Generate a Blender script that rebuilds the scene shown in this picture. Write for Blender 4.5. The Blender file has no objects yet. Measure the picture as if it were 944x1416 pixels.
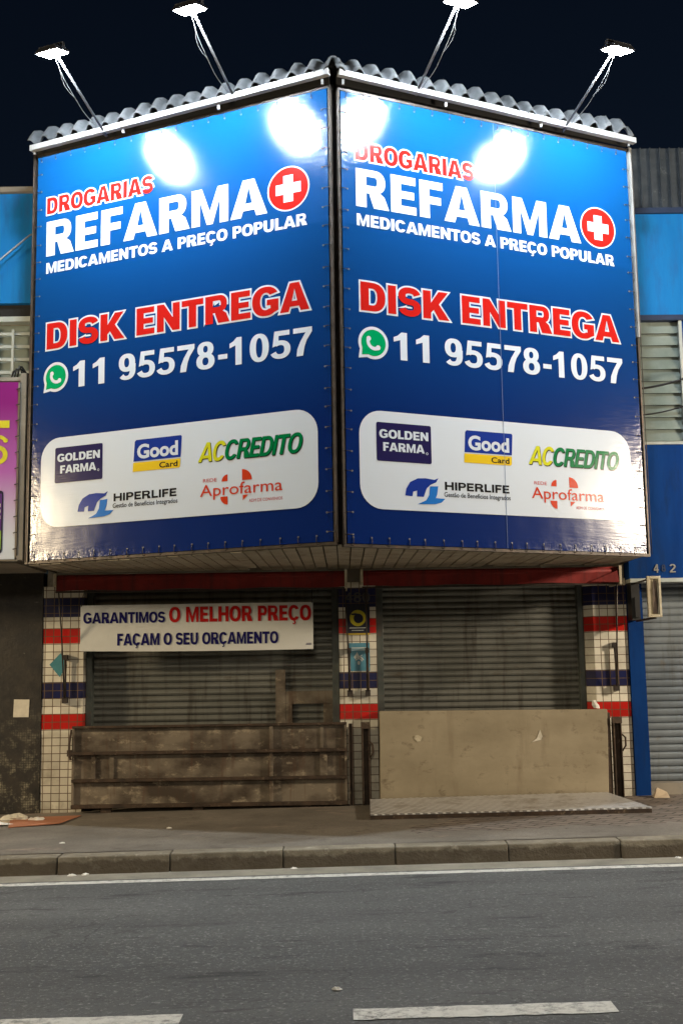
import bpy, math, random
from mathutils import Matrix, Vector
from mathutils.geometry import tessellate_polygon
R = math.radians
random.seed(11)
scene = bpy.context.scene
col = scene.collection

# ------------------------------------------------------------------ camera, sky, sun, street light, exposure
cam_data = bpy.data.cameras.new('camera')
cam = bpy.data.objects.new('camera', cam_data); col.objects.link(cam)
cam_data.sensor_fit = 'VERTICAL'; cam_data.sensor_height = 36.0
cam_data.lens = 36.0 * 1582.0 / 1416.0
cam_data.clip_start = 0.05; cam_data.clip_end = 600
cam.matrix_world = Matrix.Translation((0, 0, 1.5)) @ Matrix.Rotation(R(90 + 7.75), 4, 'X') @ Matrix.Rotation(R(-0.888), 4, 'Z')
scene.camera = cam

world = bpy.data.worlds.new('World'); scene.world = world; world.use_nodes = True
wn = world.node_tree.nodes; bg = wn['Background']
sky = wn.new('ShaderNodeTexSky'); sky.sky_type = 'NISHITA'; sky.sun_disc = False
sky.sun_elevation = R(12); sky.sun_rotation = R(200)
tint = wn.new('ShaderNodeMix'); tint.data_type = 'RGBA'; tint.blend_type = 'MULTIPLY'; tint.inputs[0].default_value = 1.0
tint.inputs[7].default_value = (0.72, 0.88, 1.25, 1)       # city night sky
world.node_tree.links.new(sky.outputs['Color'], tint.inputs[6]); world.node_tree.links.new(tint.outputs[2], bg.inputs['Color'])
bg.inputs['Strength'].default_value = 0.0026

def lamp(name, kind, loc, energy, color, target=None, size=0.4):
    l = bpy.data.lights.new(name, kind); l.energy = energy; l.color = color
    o = bpy.data.objects.new(name, l); col.objects.link(o); o.location = loc
    if kind == 'SUN': l.angle = size
    else: l.shadow_soft_size = size
    if target is not None:
        o.rotation_euler = (Vector(target) - Vector(loc)).to_track_quat('-Z', 'Y').to_euler()
    return o
# the night has no sun: a faint moon stands in the sun's place
lamp('moon', 'SUN', (-20, -40, 30), 0.01, (0.75, 0.85, 1.0), (0, 11, 2), R(0.5))
# the street's east and west lamps stand outside the frame, along the road
lamp('street_light_east', 'POINT', (9.0, 7.85, 3.85), 2900, (1.0, 0.84, 0.64), size=0.36)
lamp('street_light_west', 'POINT', (-9.2, 7.9, 3.7), 2000, (1.0, 0.79, 0.50), size=0.4)
lamp('street_fill', 'POINT', (-1.5, -18.0, 9.0), 3500, (1.0, 0.87, 0.66), size=1.2)  # added soft fill far behind the camera, standing for several street lamps

scene.view_settings.view_transform = 'Standard'
scene.view_settings.look = 'None'
scene.view_settings.exposure = 0.0
scene.view_settings.gamma = 1.0
scene.view_settings.use_curve_mapping = False
scene.render.engine = 'CYCLES'
scene.cycles.use_denoising = True
scene.cycles.max_bounces = 6
scene.cycles.sample_clamp_indirect = 3.0
FLOOD = 960.0
SLOPE = 0.0138

# ------------------------------------------------------------------ helpers
def tag(o, label=None, cat=None, group=None, kind=None):
    if label: o['label'] = label
    if cat: o['category'] = cat
    if group: o['group'] = group
    if kind: o['kind'] = kind
    return o

def empty(name, loc, rz=0, **k):
    o = bpy.data.objects.new(name, None); col.objects.link(o)
    o.empty_display_size = 0.2
    o.location = loc; o.rotation_euler = (0, 0, rz)
    return tag(o, **k)

class MB:
    """collects faces and links them as ONE mesh object"""
    def __init__(s, origin=(0, 0, 0)):
        s.v = []; s.f = []; s.m = []; s.s = []; s.o = Vector(origin)
    def face(s, pts, mi=0, smooth=False):
        n = len(s.v); s.v += [tuple(Vector(p) - s.o) for p in pts]
        s.f.append(tuple(range(n, n + len(pts)))); s.m.append(mi); s.s.append(smooth)
    def hexa(s, c, mi=0):
        n = len(s.v); s.v += [tuple(Vector(p) - s.o) for p in c]
        for q in ((0, 3, 2, 1), (4, 5, 6, 7), (0, 1, 5, 4), (1, 2, 6, 5), (2, 3, 7, 6), (3, 0, 4, 7)):
            s.f.append(tuple(n + i for i in q)); s.m.append(mi); s.s.append(False)
    def box(s, x0, x1, y0, y1, z0, z1, mi=0):
        s.hexa([(x0, y0, z0), (x1, y0, z0), (x1, y1, z0), (x0, y1, z0), (x0, y0, z1), (x1, y0, z1), (x1, y1, z1), (x0, y1, z1)], mi)
        return s
    def bar(s, a, b, w, d, up=(0, 0, 1), mi=0):
        a = Vector(a); b = Vector(b); t = (b - a).normalized(); up = Vector(up)
        if abs(t.dot(up)) > 0.98: up = Vector((0, 1, 0))
        x = t.cross(up).normalized() * w / 2; y = x.cross(t).normalized() * d / 2
        s.hexa([a - x - y, a + x - y, a + x + y, a - x + y, b - x - y, b + x - y, b + x + y, b - x + y], mi)
        return s
    def tube(s, pts, r, n=8, mi=0, cap=True):
        pts = [Vector(p) for p in pts]; rings = []
        for i, p in enumerate(pts):
            t = (pts[min(i + 1, len(pts) - 1)] - pts[max(i - 1, 0)]).normalized()
            up = Vector((0, 0, 1)) if abs(t.z) < 0.95 else Vector((0, 1, 0))
            a = t.cross(up).normalized(); b = a.cross(t)
            n0 = len(s.v); rr = r[i] if isinstance(r, (list, tuple)) else r
            for k in range(n):
                q = p + (a * math.cos(2 * math.pi * k / n) + b * math.sin(2 * math.pi * k / n)) * rr
                s.v.append(tuple(q - s.o))
            rings.append(n0)
        for i in range(len(rings) - 1):
            for k in range(n):
                s.f.append((rings[i] + k, rings[i] + (k + 1) % n, rings[i + 1] + (k + 1) % n, rings[i + 1] + k)); s.m.append(mi); s.s.append(True)
        if cap:
            s.f.append(tuple(rings[0] + k for k in range(n))[::-1]); s.m.append(mi); s.s.append(False)
            s.f.append(tuple(rings[-1] + k for k in range(n))); s.m.append(mi); s.s.append(False)
        return s
    def build(s, name, mats, parent=None, bevel=0, **k):
        me = bpy.data.meshes.new(name); me.from_pydata(s.v, [], s.f)
        for m in (mats if isinstance(mats, (list, tuple)) else [mats]): me.materials.append(m)
        me.polygons.foreach_set('material_index', s.m); me.polygons.foreach_set('use_smooth', s.s)
        me.update()
        o = bpy.data.objects.new(name, me); col.objects.link(o)
        if parent is not None: o.parent = parent
        elif s.o.length: o.location = s.o
        if bevel:
            b = o.modifiers.new('bevel', 'BEVEL'); b.width = bevel; b.segments = 2; b.limit_method = 'ANGLE'
        return tag(o, **k)

# ------------------------------------------------------------------ materials
def new_mat(name):
    m = bpy.data.materials.new(name); m.use_nodes = True
    return m, m.node_tree.nodes, m.node_tree.links, m.node_tree.nodes['Principled BSDF']
def N(nodes, t, **k):
    n = nodes.new(t)
    for a, b in k.items(): setattr(n, a, b)
    return n
def math_node(nodes, links, op, a, b=None, clamp=False):
    n = nodes.new('ShaderNodeMath'); n.operation = op; n.use_clamp = clamp
    for i, x in enumerate((a, b)):
        if x is None: continue
        if isinstance(x, (int, float)): n.inputs[i].default_value = x
        else: links.new(x, n.inputs[i])
    return n.outputs[0]
def mix(nodes, links, fac, a, b):
    n = nodes.new('ShaderNodeMix'); n.data_type = 'RGBA'
    for i, x in ((0, fac), (6, a), (7, b)):
        if isinstance(x, (int, float)): n.inputs[i].default_value = x
        elif isinstance(x, tuple): n.inputs[i].default_value = (*x, 1) if len(x) == 3 else x
        else: links.new(x, n.inputs[i])
    return n.outputs[2]
def noise(nodes, links, co, scale, detail=5, rough=0.6, lo=0.35, hi=0.65, stretch=None):
    if stretch:
        mp = nodes.new('ShaderNodeMapping'); links.new(co, mp.inputs[0]); mp.inputs['Scale'].default_value = stretch; co = mp.outputs[0]
    n = nodes.new('ShaderNodeTexNoise'); n.inputs['Scale'].default_value = scale; n.inputs['Detail'].default_value = detail; n.inputs['Roughness'].default_value = rough
    links.new(co, n.inputs['Vector'])
    r = nodes.new('ShaderNodeMapRange'); r.inputs['From Min'].default_value = lo; r.inputs['From Max'].default_value = hi
    links.new(n.outputs['Fac'], r.inputs['Value'])
    return r.outputs[0]
def bump(nodes, links, bsdf, h, strength, dist=0.01):
    b = nodes.new('ShaderNodeBump'); b.inputs['Strength'].default_value = strength; b.inputs['Distance'].default_value = dist
    links.new(h, b.inputs['Height']); links.new(b.outputs[0], bsdf.inputs['Normal'])
def coords(nodes): return nodes.new('ShaderNodeTexCoord').outputs['Object']

def worn(name, c1, c2, scale=6, rough=0.6, metal=0.0, bumpv=0.15, c3=None, s3=18, lo3=0.58, hi3=0.72, stretch=None, spec=0.5, lo=0.35, hi=0.65):
    """two colours mottled by noise, a third in spots of wear"""
    m, n, l, b = new_mat(name); co = coords(n)
    f = noise(n, l, co, scale, lo=lo, hi=hi, stretch=stretch); c = mix(n, l, f, c1, c2)
    if c3: c = mix(n, l, noise(n, l, co, s3, 6, 0.7, lo3, hi3, stretch), c, c3)
    l.new(c, b.inputs['Base Color'])
    b.inputs['Metallic'].default_value = metal; b.inputs['Specular IOR Level'].default_value = spec
    fr = noise(n, l, co, scale * 2.3, lo=0.2, hi=0.8)
    rr = math_node(n, l, 'ADD', math_node(n, l, 'MULTIPLY', fr, 0.2), rough - 0.1)
    l.new(rr, b.inputs['Roughness'])
    if bumpv: bump(n, l, b, noise(n, l, co, scale * 6, 6, 0.65, 0.2, 0.8, stretch), bumpv, 0.006)
    return m

BILLOW = -8.5
def vinyl(name, color, top=None, rough=0.222, gloss=True):
    """printed, glossy, slightly wrinkled banner vinyl (top: colour the print fades to at the sign's top)"""
    m, n, l, b = new_mat(name); co = coords(n)
    sp = n.new('ShaderNodeSeparateXYZ'); l.new(co, sp.inputs[0])
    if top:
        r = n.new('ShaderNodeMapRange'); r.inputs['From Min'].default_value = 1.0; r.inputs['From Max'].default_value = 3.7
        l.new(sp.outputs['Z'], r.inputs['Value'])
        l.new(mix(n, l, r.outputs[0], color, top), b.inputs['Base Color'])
    else: b.inputs['Base Color'].default_value = (*color, 1)
    b.inputs['Roughness'].default_value = 0.30; b.inputs['Specular IOR Level'].default_value = 0.04 if gloss else 0.0
    gl = n.new('ShaderNodeBsdfAnisotropic'); gl.distribution = 'BECKMANN'; gl.inputs['Roughness'].default_value = rough; gl.inputs['Color'].default_value = (1, 1, 1, 1)
    fr = n.new('ShaderNodeFresnel'); fr.inputs['IOR'].default_value = 1.5 if gloss else 1.15
    ms = n.new('ShaderNodeMixShader'); l.new(fr.outputs[0], ms.inputs[0]); l.new(b.outputs[0], ms.inputs[1]); l.new(gl.outputs[0], ms.inputs[2])
    l.new(ms.outputs[0], n['Material Output'].inputs['Surface'])
    big = noise(n, l, co, 2.2, 2, 0.5, 0.2, 0.8)
    fine = noise(n, l, co, 9, 3, 0.6, 0.2, 0.8, (0.5, 1, 5.0))
    # puckers close to the laced edge
    ex = math_node(n, l, 'ABSOLUTE', math_node(n, l, 'SUBTRACT', sp.outputs['X'], 1.52))
    ez = math_node(n, l, 'ABSOLUTE', math_node(n, l, 'SUBTRACT', sp.outputs['Z'], 1.94))
    fx = n.new('ShaderNodeMapRange'); fx.inputs['From Min'].default_value = 1.36; fx.inputs['From Max'].default_value = 1.52; l.new(ex, fx.inputs['Value'])
    fz = n.new('ShaderNodeMapRange'); fz.inputs['From Min'].default_value = 1.80; fz.inputs['From Max'].default_value = 1.94; l.new(ez, fz.inputs['Value'])
    edge = math_node(n, l, 'MAXIMUM', fx.outputs[0], fz.outputs[0])
    pk = noise(n, l, co, 14, 4, 0.6, 0.3, 0.7)
    h = math_node(n, l, 'ADD', math_node(n, l, 'MULTIPLY', big, 0.22), math_node(n, l, 'MULTIPLY', fine, 0.04))
    # the vinyl billows out a little towards its top edge
    tp = math_node(n, l, 'MAXIMUM', math_node(n, l, 'SUBTRACT', sp.outputs['Z'], 2.7), 0.0)
    h = math_node(n, l, 'ADD', h, math_node(n, l, 'MULTIPLY', tp, BILLOW))
    h = math_node(n, l, 'ADD', h, math_node(n, l, 'MULTIPLY', math_node(n, l, 'MULTIPLY', pk, edge), 0.17))
    bump(n, l, b, h, 0.55, 0.02)
    l.new(b.inputs['Normal'].links[0].from_socket, gl.inputs['Normal'])
    return m

def tiles(name):
    m, n, l, b = new_mat(name); co = coords(n)
    sp = n.new('ShaderNodeSeparateXYZ'); l.new(co, sp.inputs[0])
    u = math_node(n, l, 'DIVIDE', math_node(n, l, 'ADD', sp.outputs['X'], sp.outputs['Y']), 0.0835)
    v = math_node(n, l, 'DIVIDE', math_node(n, l, 'SUBTRACT', sp.outputs['Z'], 0.989), 0.0775)
    def line(w):
        a = math_node(n, l, 'ABSOLUTE', math_node(n, l, 'SUBTRACT', math_node(n, l, 'FRACT', w), 0.5))
        return math_node(n, l, 'GREATER_THAN', a, 0.455)
    grout = math_node(n, l, 'MAXIMUM', line(u), line(v))
    ramp = n.new('ShaderNodeValToRGB'); ramp.color_ramp.interpolation = 'CONSTANT'
    zz = math_node(n, l, 'DIVIDE', sp.outputs['Z'], 2.6); l.new(zz, ramp.inputs[0])
    W = (0.78, 0.74, 0.62, 1); Rd = (0.56, 0.012, 0.008, 1); Nv = (0.012, 0.016, 0.075, 1)
    bands = [(0, W), (.989, Rd), (1.144, W), (1.299, Nv), (1.454, W), (1.842, Rd), (1.997, W), (2.109, Nv), (2.30, W)]
    el = ramp.color_ramp.elements
    el[0].position = 0; el[0].color = W; el[1].position = bands[1][0] / 2.6; el[1].color = Rd
    for z, c in bands[2:]:
        e = el.new(z / 2.6); e.color = c
    # each tile a little different
    fl = n.new('ShaderNodeCombineXYZ'); l.new(math_node(n, l, 'FLOOR', u), fl.inputs[0]); l.new(math_node(n, l, 'FLOOR', v), fl.inputs[1])
    wnz = n.new('ShaderNodeTexWhiteNoise'); wnz.noise_dimensions = '2D'; l.new(fl.outputs[0], wnz.inputs['Vector'])
    c = mix(n, l, math_node(n, l, 'MULTIPLY', wnz.outputs['Value'], 0.28), ramp.outputs[0], (0.03, 0.02, 0.012))
    dirt = noise(n, l, co, 3.5, 6, 0.7, 0.48, 0.75)
    zf = n.new('ShaderNodeMapRange'); zf.inputs['From Min'].default_value = 0.8; zf.inputs['From Max'].default_value = 0.15; l.new(sp.outputs['Z'], zf.inputs['Value'])
    dd = math_node(n, l, 'MULTIPLY', dirt, math_node(n, l, 'ADD', math_node(n, l, 'MULTIPLY', zf.outputs[0], 0.6), 0.3), True)
    c = mix(n, l, dd, c, (0.10, 0.065, 0.03))
    isred = mix(n, l, grout, c, (0.13, 0.085, 0.05))
    l.new(isred, b.inputs['Base Color'])
    b.inputs['Roughness'].default_value = 0.3; b.inputs['Specular IOR Level'].default_value = 0.3
    hb = math_node(n, l, 'SUBTRACT', 1.0, grout); bump(n, l, b, hb, 0.5, 0.003)
    return m

def asphalt(name):
    m, n, l, b = new_mat(name); co = coords(n)
    big = noise(n, l, co, 0.55, 5, 0.6, 0.35, 0.65, (0.45, 1.6, 1))
    c = mix(n, l, big, (0.070, 0.073, 0.073), (0.115, 0.118, 0.116))
    grit = noise(n, l, co, 40, 4, 0.8, 0.55, 0.68); c = mix(n, l, math_node(n, l, 'MULTIPLY', grit, 0.9), c, (0.30, 0.30, 0.285))
    dark = noise(n, l, co, 33, 4, 0.75, 0.55, 0.68); c = mix(n, l, math_node(n, l, 'MULTIPLY', dark, 0.6), c, (0.022, 0.022, 0.022))
    oil = noise(n, l, co, 2.4, 6, 0.72, 0.555, 0.66, (0.45, 2.2, 1)); c = mix(n, l, math_node(n, l, 'MULTIPLY', oil, 0.8), c, (0.02, 0.02, 0.021))
    bands = noise(n, l, co, 1.3, 3, 0.5, 0.40, 0.62, (0.05, 1.0, 1)); c = mix(n, l, math_node(n, l, 'MULTIPLY', bands, 0.28), c, (0.038, 0.038, 0.039))
    vo = n.new('ShaderNodeTexVoronoi'); vo.feature = 'DISTANCE_TO_EDGE'; vo.inputs['Scale'].default_value = 0.9
    wob = n.new('ShaderNodeTexNoise'); wob.inputs['Scale'].default_value = 3.0; wob.inputs['Detail'].default_value = 6; l.new(co, wob.inputs['Vector'])
    va = n.new('ShaderNodeVectorMath'); va.operation = 'MULTIPLY_ADD'; l.new(wob.outputs['Color'], va.inputs[0]); va.inputs[1].default_value = (.55, .55, 0); l.new(co, va.inputs[2]); l.new(va.outputs[0], vo.inputs['Vector'])
    crack = math_node(n, l, 'MULTIPLY', math_node(n, l, 'LESS_THAN', vo.outputs['Distance'], 0.007), noise(n, l, co, 0.8, 3, 0.5, 0.48, 0.56))
    c = mix(n, l, math_node(n, l, 'MULTIPLY', crack, 0.35), c, (0.016, 0.016, 0.016))
    l.new(c, b.inputs['Base Color']); b.inputs['Roughness'].default_value = 0.78; b.inputs['Specular IOR Level'].default_value = 0.35
    bump(n, l, b, noise(n, l, co, 80, 4, 0.75, 0.2, 0.8), 0.55, 0.008)
    return m

def road_paint(name):
    m, n, l, b = new_mat(name); co = coords(n)
    wear = noise(n, l, co, 20, 7, 0.8, 0.47, 0.60); wide = noise(n, l, co, 3, 4, 0.6, 0.35, 0.7)
    c = mix(n, l, math_node(n, l, 'MULTIPLY', wear, math_node(n, l, 'ADD', wide, 0.15), True), (0.58, 0.57, 0.52), (0.11, 0.11, 0.10))
    l.new(c, b.inputs['Base Color']); b.inputs['Roughness'].default_value = 0.7
    bump(n, l, b, noise(n, l, co, 80, 4, 0.75, 0.2, 0.8), 0.4, 0.006)
    return m

def pavement_mat(name):
    m, n, l, b = new_mat(name); co = coords(n)
    sp = n.new('ShaderNodeSeparateXYZ'); l.new(co, sp.inputs[0])
    base = mix(n, l, noise(n, l, co, 1.6, 6, 0.65, 0.35, 0.65), (0.135, 0.118, 0.095), (0.215, 0.19, 0.155))
    base = mix(n, l, noise(n, l, co, 60, 4, 0.7, 0.5, 0.75), base, (0.09, 0.075, 0.06))
    stain = noise(n, l, co, 2.3, 6, 0.7, 0.60, 0.68, (0.6, 1.6, 1)); base = mix(n, l, math_node(n, l, 'MULTIPLY', stain, 0.6), base, (0.33, 0.25, 0.20))
    br = n.new('ShaderNodeTexBrick'); br.inputs['Scale'].default_value = 1.0
    br.inputs['Brick Width'].default_value = 0.21; br.inputs['Row Height'].default_value = 0.105; br.inputs['Mortar Size'].default_value = 0.009; br.inputs['Mortar Smooth'].default_value = 0.3
    br.inputs['Color1'].default_value = (0.21, 0.17, 0.135, 1); br.inputs['Color2'].default_value = (0.13, 0.105, 0.085, 1); br.inputs['Mortar'].default_value = (0.03, 0.024, 0.018, 1)
    rot = n.new('ShaderNodeMapping'); rot.inputs['Rotation'].default_value = (0, 0, R(38)); l.new(co, rot.inputs[0]); l.new(rot.outputs[0], br.inputs['Vector'])
    edge = math_node(n, l, 'ADD', sp.outputs['X'], math_node(n, l, 'MULTIPLY', noise(n, l, co, 1.2, 4, 0.6, 0.2, 0.8), 1.6))
    yedge = math_node(n, l, 'ADD', sp.outputs['Y'], math_node(n, l, 'MULTIPLY', noise(n, l, co, 2.0, 4, 0.6, 0.2, 0.8), 0.5))
    fac = math_node(n, l, 'MULTIPLY', math_node(n, l, 'GREATER_THAN', edge, 1.3), math_node(n, l, 'GREATER_THAN', yedge, 9.95))
    c = mix(n, l, fac, base, br.outputs['Color'])
    c = mix(n, l, noise(n, l, co, 4.5, 6, 0.7, 0.55, 0.8), c, (0.06, 0.048, 0.036))
    l.new(c, b.inputs['Base Color']); b.inputs['Roughness'].default_value = 0.75
    h = math_node(n, l, 'ADD', math_node(n, l, 'MULTIPLY', noise(n, l, co, 30, 5, 0.7, 0.2, 0.8), 0.5), math_node(n, l, 'MULTIPLY', math_node(n, l, 'MULTIPLY', br.outputs['Fac'], fac), -1.0))
    bump(n, l, b, h, 0.5, 0.008)
    return m

def grimy_wall(name):
    m, n, l, b = new_mat(name); co = coords(n)
    sp = n.new('ShaderNodeSeparateXYZ'); l.new(co, sp.inputs[0])
    c = mix(n, l, noise(n, l, co, 5, 6, 0.7, 0.4, 0.7), (0.010, 0.008, 0.006), (0.035, 0.027, 0.018))
    zf = n.new('ShaderNodeMapRange'); zf.inputs['From Min'].default_value = 1.15; zf.inputs['From Max'].default_value = 0.1; l.new(sp.outputs['Z'], zf.inputs['Value'])
    worn_f = noise(n, l, co, 7, 7, 0.75, 0.50, 0.66, (1.0, 1, 1.0))
    chip = noise(n, l, co, 9, 6, 0.8, 0.66, 0.70, (0.5, 1, 2.2))
    u = math_node(n, l, 'ABSOLUTE', math_node(n, l, 'SUBTRACT', math_node(n, l, 'FRACT', math_node(n, l, 'DIVIDE', sp.outputs['X'], 0.024)), 0.5))
    v = math_node(n, l, 'ABSOLUTE', math_node(n, l, 'SUBTRACT', math_node(n, l, 'FRACT', math_node(n, l, 'DIVIDE', sp.outputs['Z'], 0.024)), 0.5))
    mos = math_node(n, l, 'LESS_THAN', math_node(n, l, 'MAXIMUM', u, v), 0.40)
    tilec = mix(n, l, mos, (0.05, 0.04, 0.025), (0.34, 0.31, 0.22))
    c = mix(n, l, math_node(n, l, 'MULTIPLY', worn_f, zf.outputs[0]), c, tilec)
    c = mix(n, l, math_node(n, l, 'MULTIPLY', chip, 0.6), c, (0.42, 0.39, 0.32))
    l.new(c, b.inputs['Base Color']); b.inputs['Roughness'].default_value = 0.55
    bump(n, l, b, noise(n, l, co, 30, 5, 0.7, 0.2, 0.8), 0.4, 0.006)
    return m

def checker_plate(name):
    m, n, l, b = new_mat(name); co = coords(n)
    sp = n.new('ShaderNodeSeparateXYZ'); l.new(co, sp.inputs[0])
    def stripes(sign):
        t = math_node(n, l, 'ADD', sp.outputs['X'], math_node(n, l, 'MULTIPLY', sp.outputs['Y'], sign * 0.7))
        return math_node(n, l, 'SINE', math_node(n, l, 'MULTIPLY', t, 95.0))
    h = math_node(n, l, 'MULTIPLY', stripes(1), 1.0)
    h2 = math_node(n, l, 'SINE', math_node(n, l, 'MULTIPLY', sp.outputs['Y'], 60.0))
    h = math_node(n, l, 'ADD', h, math_node(n, l, 'MULTIPLY', h2, 0.15))
    r = n.new('ShaderNodeMapRange'); r.inputs['From Min'].default_value = -0.2; r.inputs['From Max'].default_value = 0.6; l.new(h, r.inputs['Value'])
    c = mix(n, l, r.outputs[0], (0.30, 0.29, 0.28), (0.82, 0.81, 0.79))
    c = mix(n, l, noise(n, l, co, 5, 6, 0.7, 0.5, 0.75), c, (0.16, 0.12, 0.08))
    l.new(c, b.inputs['Base Color']); b.inputs['Metallic'].default_value = 0.25; b.inputs['Roughness'].default_value = 0.42
    bump(n, l, b, r.outputs[0], 0.6, 0.004)
    return m

def plain(name, c, rough=0.6, metal=0.0, emit=None, spec=0.5):
    m, n, l, b = new_mat(name); co = coords(n)
    f = noise(n, l, co, 14, 4, 0.6, 0.3, 0.7)
    l.new(mix(n, l, f, tuple(x * 0.85 for x in c), tuple(min(1, x * 1.1) for x in c)), b.inputs['Base Color'])
    b.inputs['Roughness'].default_value = rough; b.inputs['Metallic'].default_value = metal; b.inputs['Specular IOR Level'].default_value = spec
    if emit:
        b.inputs['Emission Color'].default_value = (*emit[0], 1); b.inputs['Emission Strength'].default_value = emit[1]
    return m

M = {}
M['asphalt'] = asphalt('asphalt'); M['paint'] = road_paint('road_paint'); M['pavement'] = pavement_mat('pavement')
M['gutter'] = worn('gutter_concrete', (0.16, 0.15, 0.12), (0.26, 0.24, 0.19), 3, 0.85, c3=(0.09, 0.08, 0.06), s3=40)
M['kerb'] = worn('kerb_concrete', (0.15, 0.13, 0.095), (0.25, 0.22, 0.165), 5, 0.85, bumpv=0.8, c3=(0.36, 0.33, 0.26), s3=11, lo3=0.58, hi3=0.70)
def kerb_front_shade(m):  # shade of the front face painted in: darker brown below the lit top
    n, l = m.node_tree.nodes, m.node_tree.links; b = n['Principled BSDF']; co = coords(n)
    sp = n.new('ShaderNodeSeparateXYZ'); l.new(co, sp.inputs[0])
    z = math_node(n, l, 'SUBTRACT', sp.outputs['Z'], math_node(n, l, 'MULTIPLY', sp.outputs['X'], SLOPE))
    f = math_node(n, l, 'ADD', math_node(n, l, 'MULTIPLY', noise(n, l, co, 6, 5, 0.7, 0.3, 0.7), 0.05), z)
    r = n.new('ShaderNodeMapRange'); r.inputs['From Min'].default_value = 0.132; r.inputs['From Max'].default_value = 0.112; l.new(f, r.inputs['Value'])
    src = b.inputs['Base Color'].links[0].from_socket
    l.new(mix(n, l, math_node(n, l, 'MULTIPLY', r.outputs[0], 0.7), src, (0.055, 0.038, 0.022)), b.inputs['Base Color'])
kerb_front_shade(M['kerb'])
M['ground'] = worn('bare_ground', (0.10, 0.09, 0.08), (0.16, 0.14, 0.12), 1.0, 0.9)
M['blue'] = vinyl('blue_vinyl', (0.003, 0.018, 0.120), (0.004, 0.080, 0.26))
M['white'] = vinyl('white_print', (0.60, 0.66, 0.74)); M['red'] = vinyl('red_print', (0.50, 0.014, 0.010))
M['weld'] = vinyl('welded_seam', (0.16, 0.22, 0.36)); M['green'] = vinyl('green_print', (0.0, 0.30, 0.10)); M['dgreen'] = vinyl('dark_green_print', (0.0, 0.17, 0.05))
M['yellow'] = vinyl('yellow_print', (0.72, 0.50, 0.02)); M['lime'] = vinyl('lime_print', (0.58, 0.58, 0.02))
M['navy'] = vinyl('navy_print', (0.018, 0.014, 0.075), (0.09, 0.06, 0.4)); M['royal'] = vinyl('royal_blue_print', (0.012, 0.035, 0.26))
M['azure'] = vinyl('azure_print', (0.02, 0.16, 0.52)); M['black'] = vinyl('black_print', (0.012, 0.012, 0.014)); M['orange_red'] = vinyl('orange_red_print', (0.55, 0.045, 0.012))
M['dark_steel'] = worn('dark_steel', (0.035, 0.03, 0.026), (0.07, 0.055, 0.045), 12, 0.5, 0.5, c3=(0.11, 0.05, 0.025))
M['white_steel'] = worn('white_painted_steel', (0.26, 0.26, 0.26), (0.38, 0.38, 0.37), 5, 0.45, c3=(0.15, 0.12, 0.09), s3=12, lo3=0.60, hi3=0.72, bumpv=0.05)
M['galv'] = worn('galvanised_steel', (0.40, 0.41, 0.42), (0.55, 0.56, 0.57), 14, 0.42, 0.7, bumpv=0.05)
M['eyelet'] = plain('eyelet_metal', (0.16, 0.16, 0.17), 0.5, 0.4)
M['pole'] = worn('dull_pole_steel', (0.10, 0.10, 0.105), (0.16, 0.16, 0.165), 14, 0.6, 0.3, bumpv=0.05)
M['fibre'] = worn('fibre_cement', (0.05, 0.053, 0.056), (0.10, 0.103, 0.107), 3, 0.85, c3=(0.025, 0.025, 0.025), s3=7, spec=.2)
M['plaster'] = worn('plaster', (0.20, 0.18, 0.15), (0.30, 0.27, 0.22), 2, 0.85, c3=(0.10, 0.09, 0.07), s3=6)
M['soffit'] = worn('soffit_boards', (0.30, 0.26, 0.19), (0.42, 0.37, 0.28), 4, 0.65, c3=(0.12, 0.08, 0.05), s3=7, lo3=0.57, hi3=0.68)
M['tiles'] = tiles('banded_tiles')
M['shutter'] = worn('shutter_steel', (0.13, 0.132, 0.115), (0.205, 0.205, 0.18), 1.6, 0.45, 0.35, 0.06, c3=(0.10, 0.085, 0.06), s3=5, stretch=(0.6, 1, 1.6))
M['shutter_pale'] = worn('pale_shutter_steel', (0.15, 0.175, 0.195), (0.21, 0.24, 0.26), 1.6, 0.42, 0.35, 0.06, c3=(0.18, 0.17, 0.15), s3=6)
M['rail'] = worn('guide_rail_paint', (0.055, 0.065, 0.058), (0.09, 0.10, 0.09), 8, 0.5, 0.2, c3=(0.12, 0.08, 0.05))
M['rust_plate'] = worn('rusty_plate', (0.055, 0.038, 0.024), (0.20, 0.165, 0.12), 2.4, 0.65, 0.1, 0.3, c3=(0.36, 0.30, 0.21), s3=9, lo3=0.55, hi3=0.70, lo=0.40, hi=0.60, stretch=(.8, 1, 1.3))
M['rust_bar'] = worn('rusty_bar', (0.030, 0.019, 0.012), (0.075, 0.046, 0.028), 9, 0.65, 0.2, 0.3, c3=(0.20, 0.15, 0.10), s3=16)
M['cement'] = worn('cement_panel', (0.24, 0.20, 0.13), (0.38, 0.325, 0.225), 1.7, 0.8, 0, 0.2, c3=(0.135, 0.10, 0.06), s3=6.5, lo3=0.56, hi3=0.74, lo=0.30, hi=0.70, stretch=(.8, 1, 1.3))
M['ramp'] = checker_plate('checker_plate'); M['grimy'] = grimy_wall('grimy_wall')
M['awning'] = worn('red_awning', (0.17, 0.008, 0.006), (0.25, 0.014, 0.010), 4, 0.7, c3=(0.09, 0.01, 0.01))
M['sky_wall'] = worn('light_blue_wall_paint', (0.008, 0.155, 0.44), (0.012, 0.19, 0.50), 2.2, 0.7, c3=(0.02, 0.13, 0.36), s3=4, lo3=.5, hi3=.75, stretch=(2.5, 1, .5), spec=.12)
M['blue_wall'] = worn('deep_blue_wall_paint', (0.003, 0.030, 0.145), (0.005, 0.042, 0.185), 2.2, 0.8, c3=(0.008, 0.028, 0.10), s3=4, lo3=.5, hi3=.75, stretch=(2.5, 1, .5), spec=.08)
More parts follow.
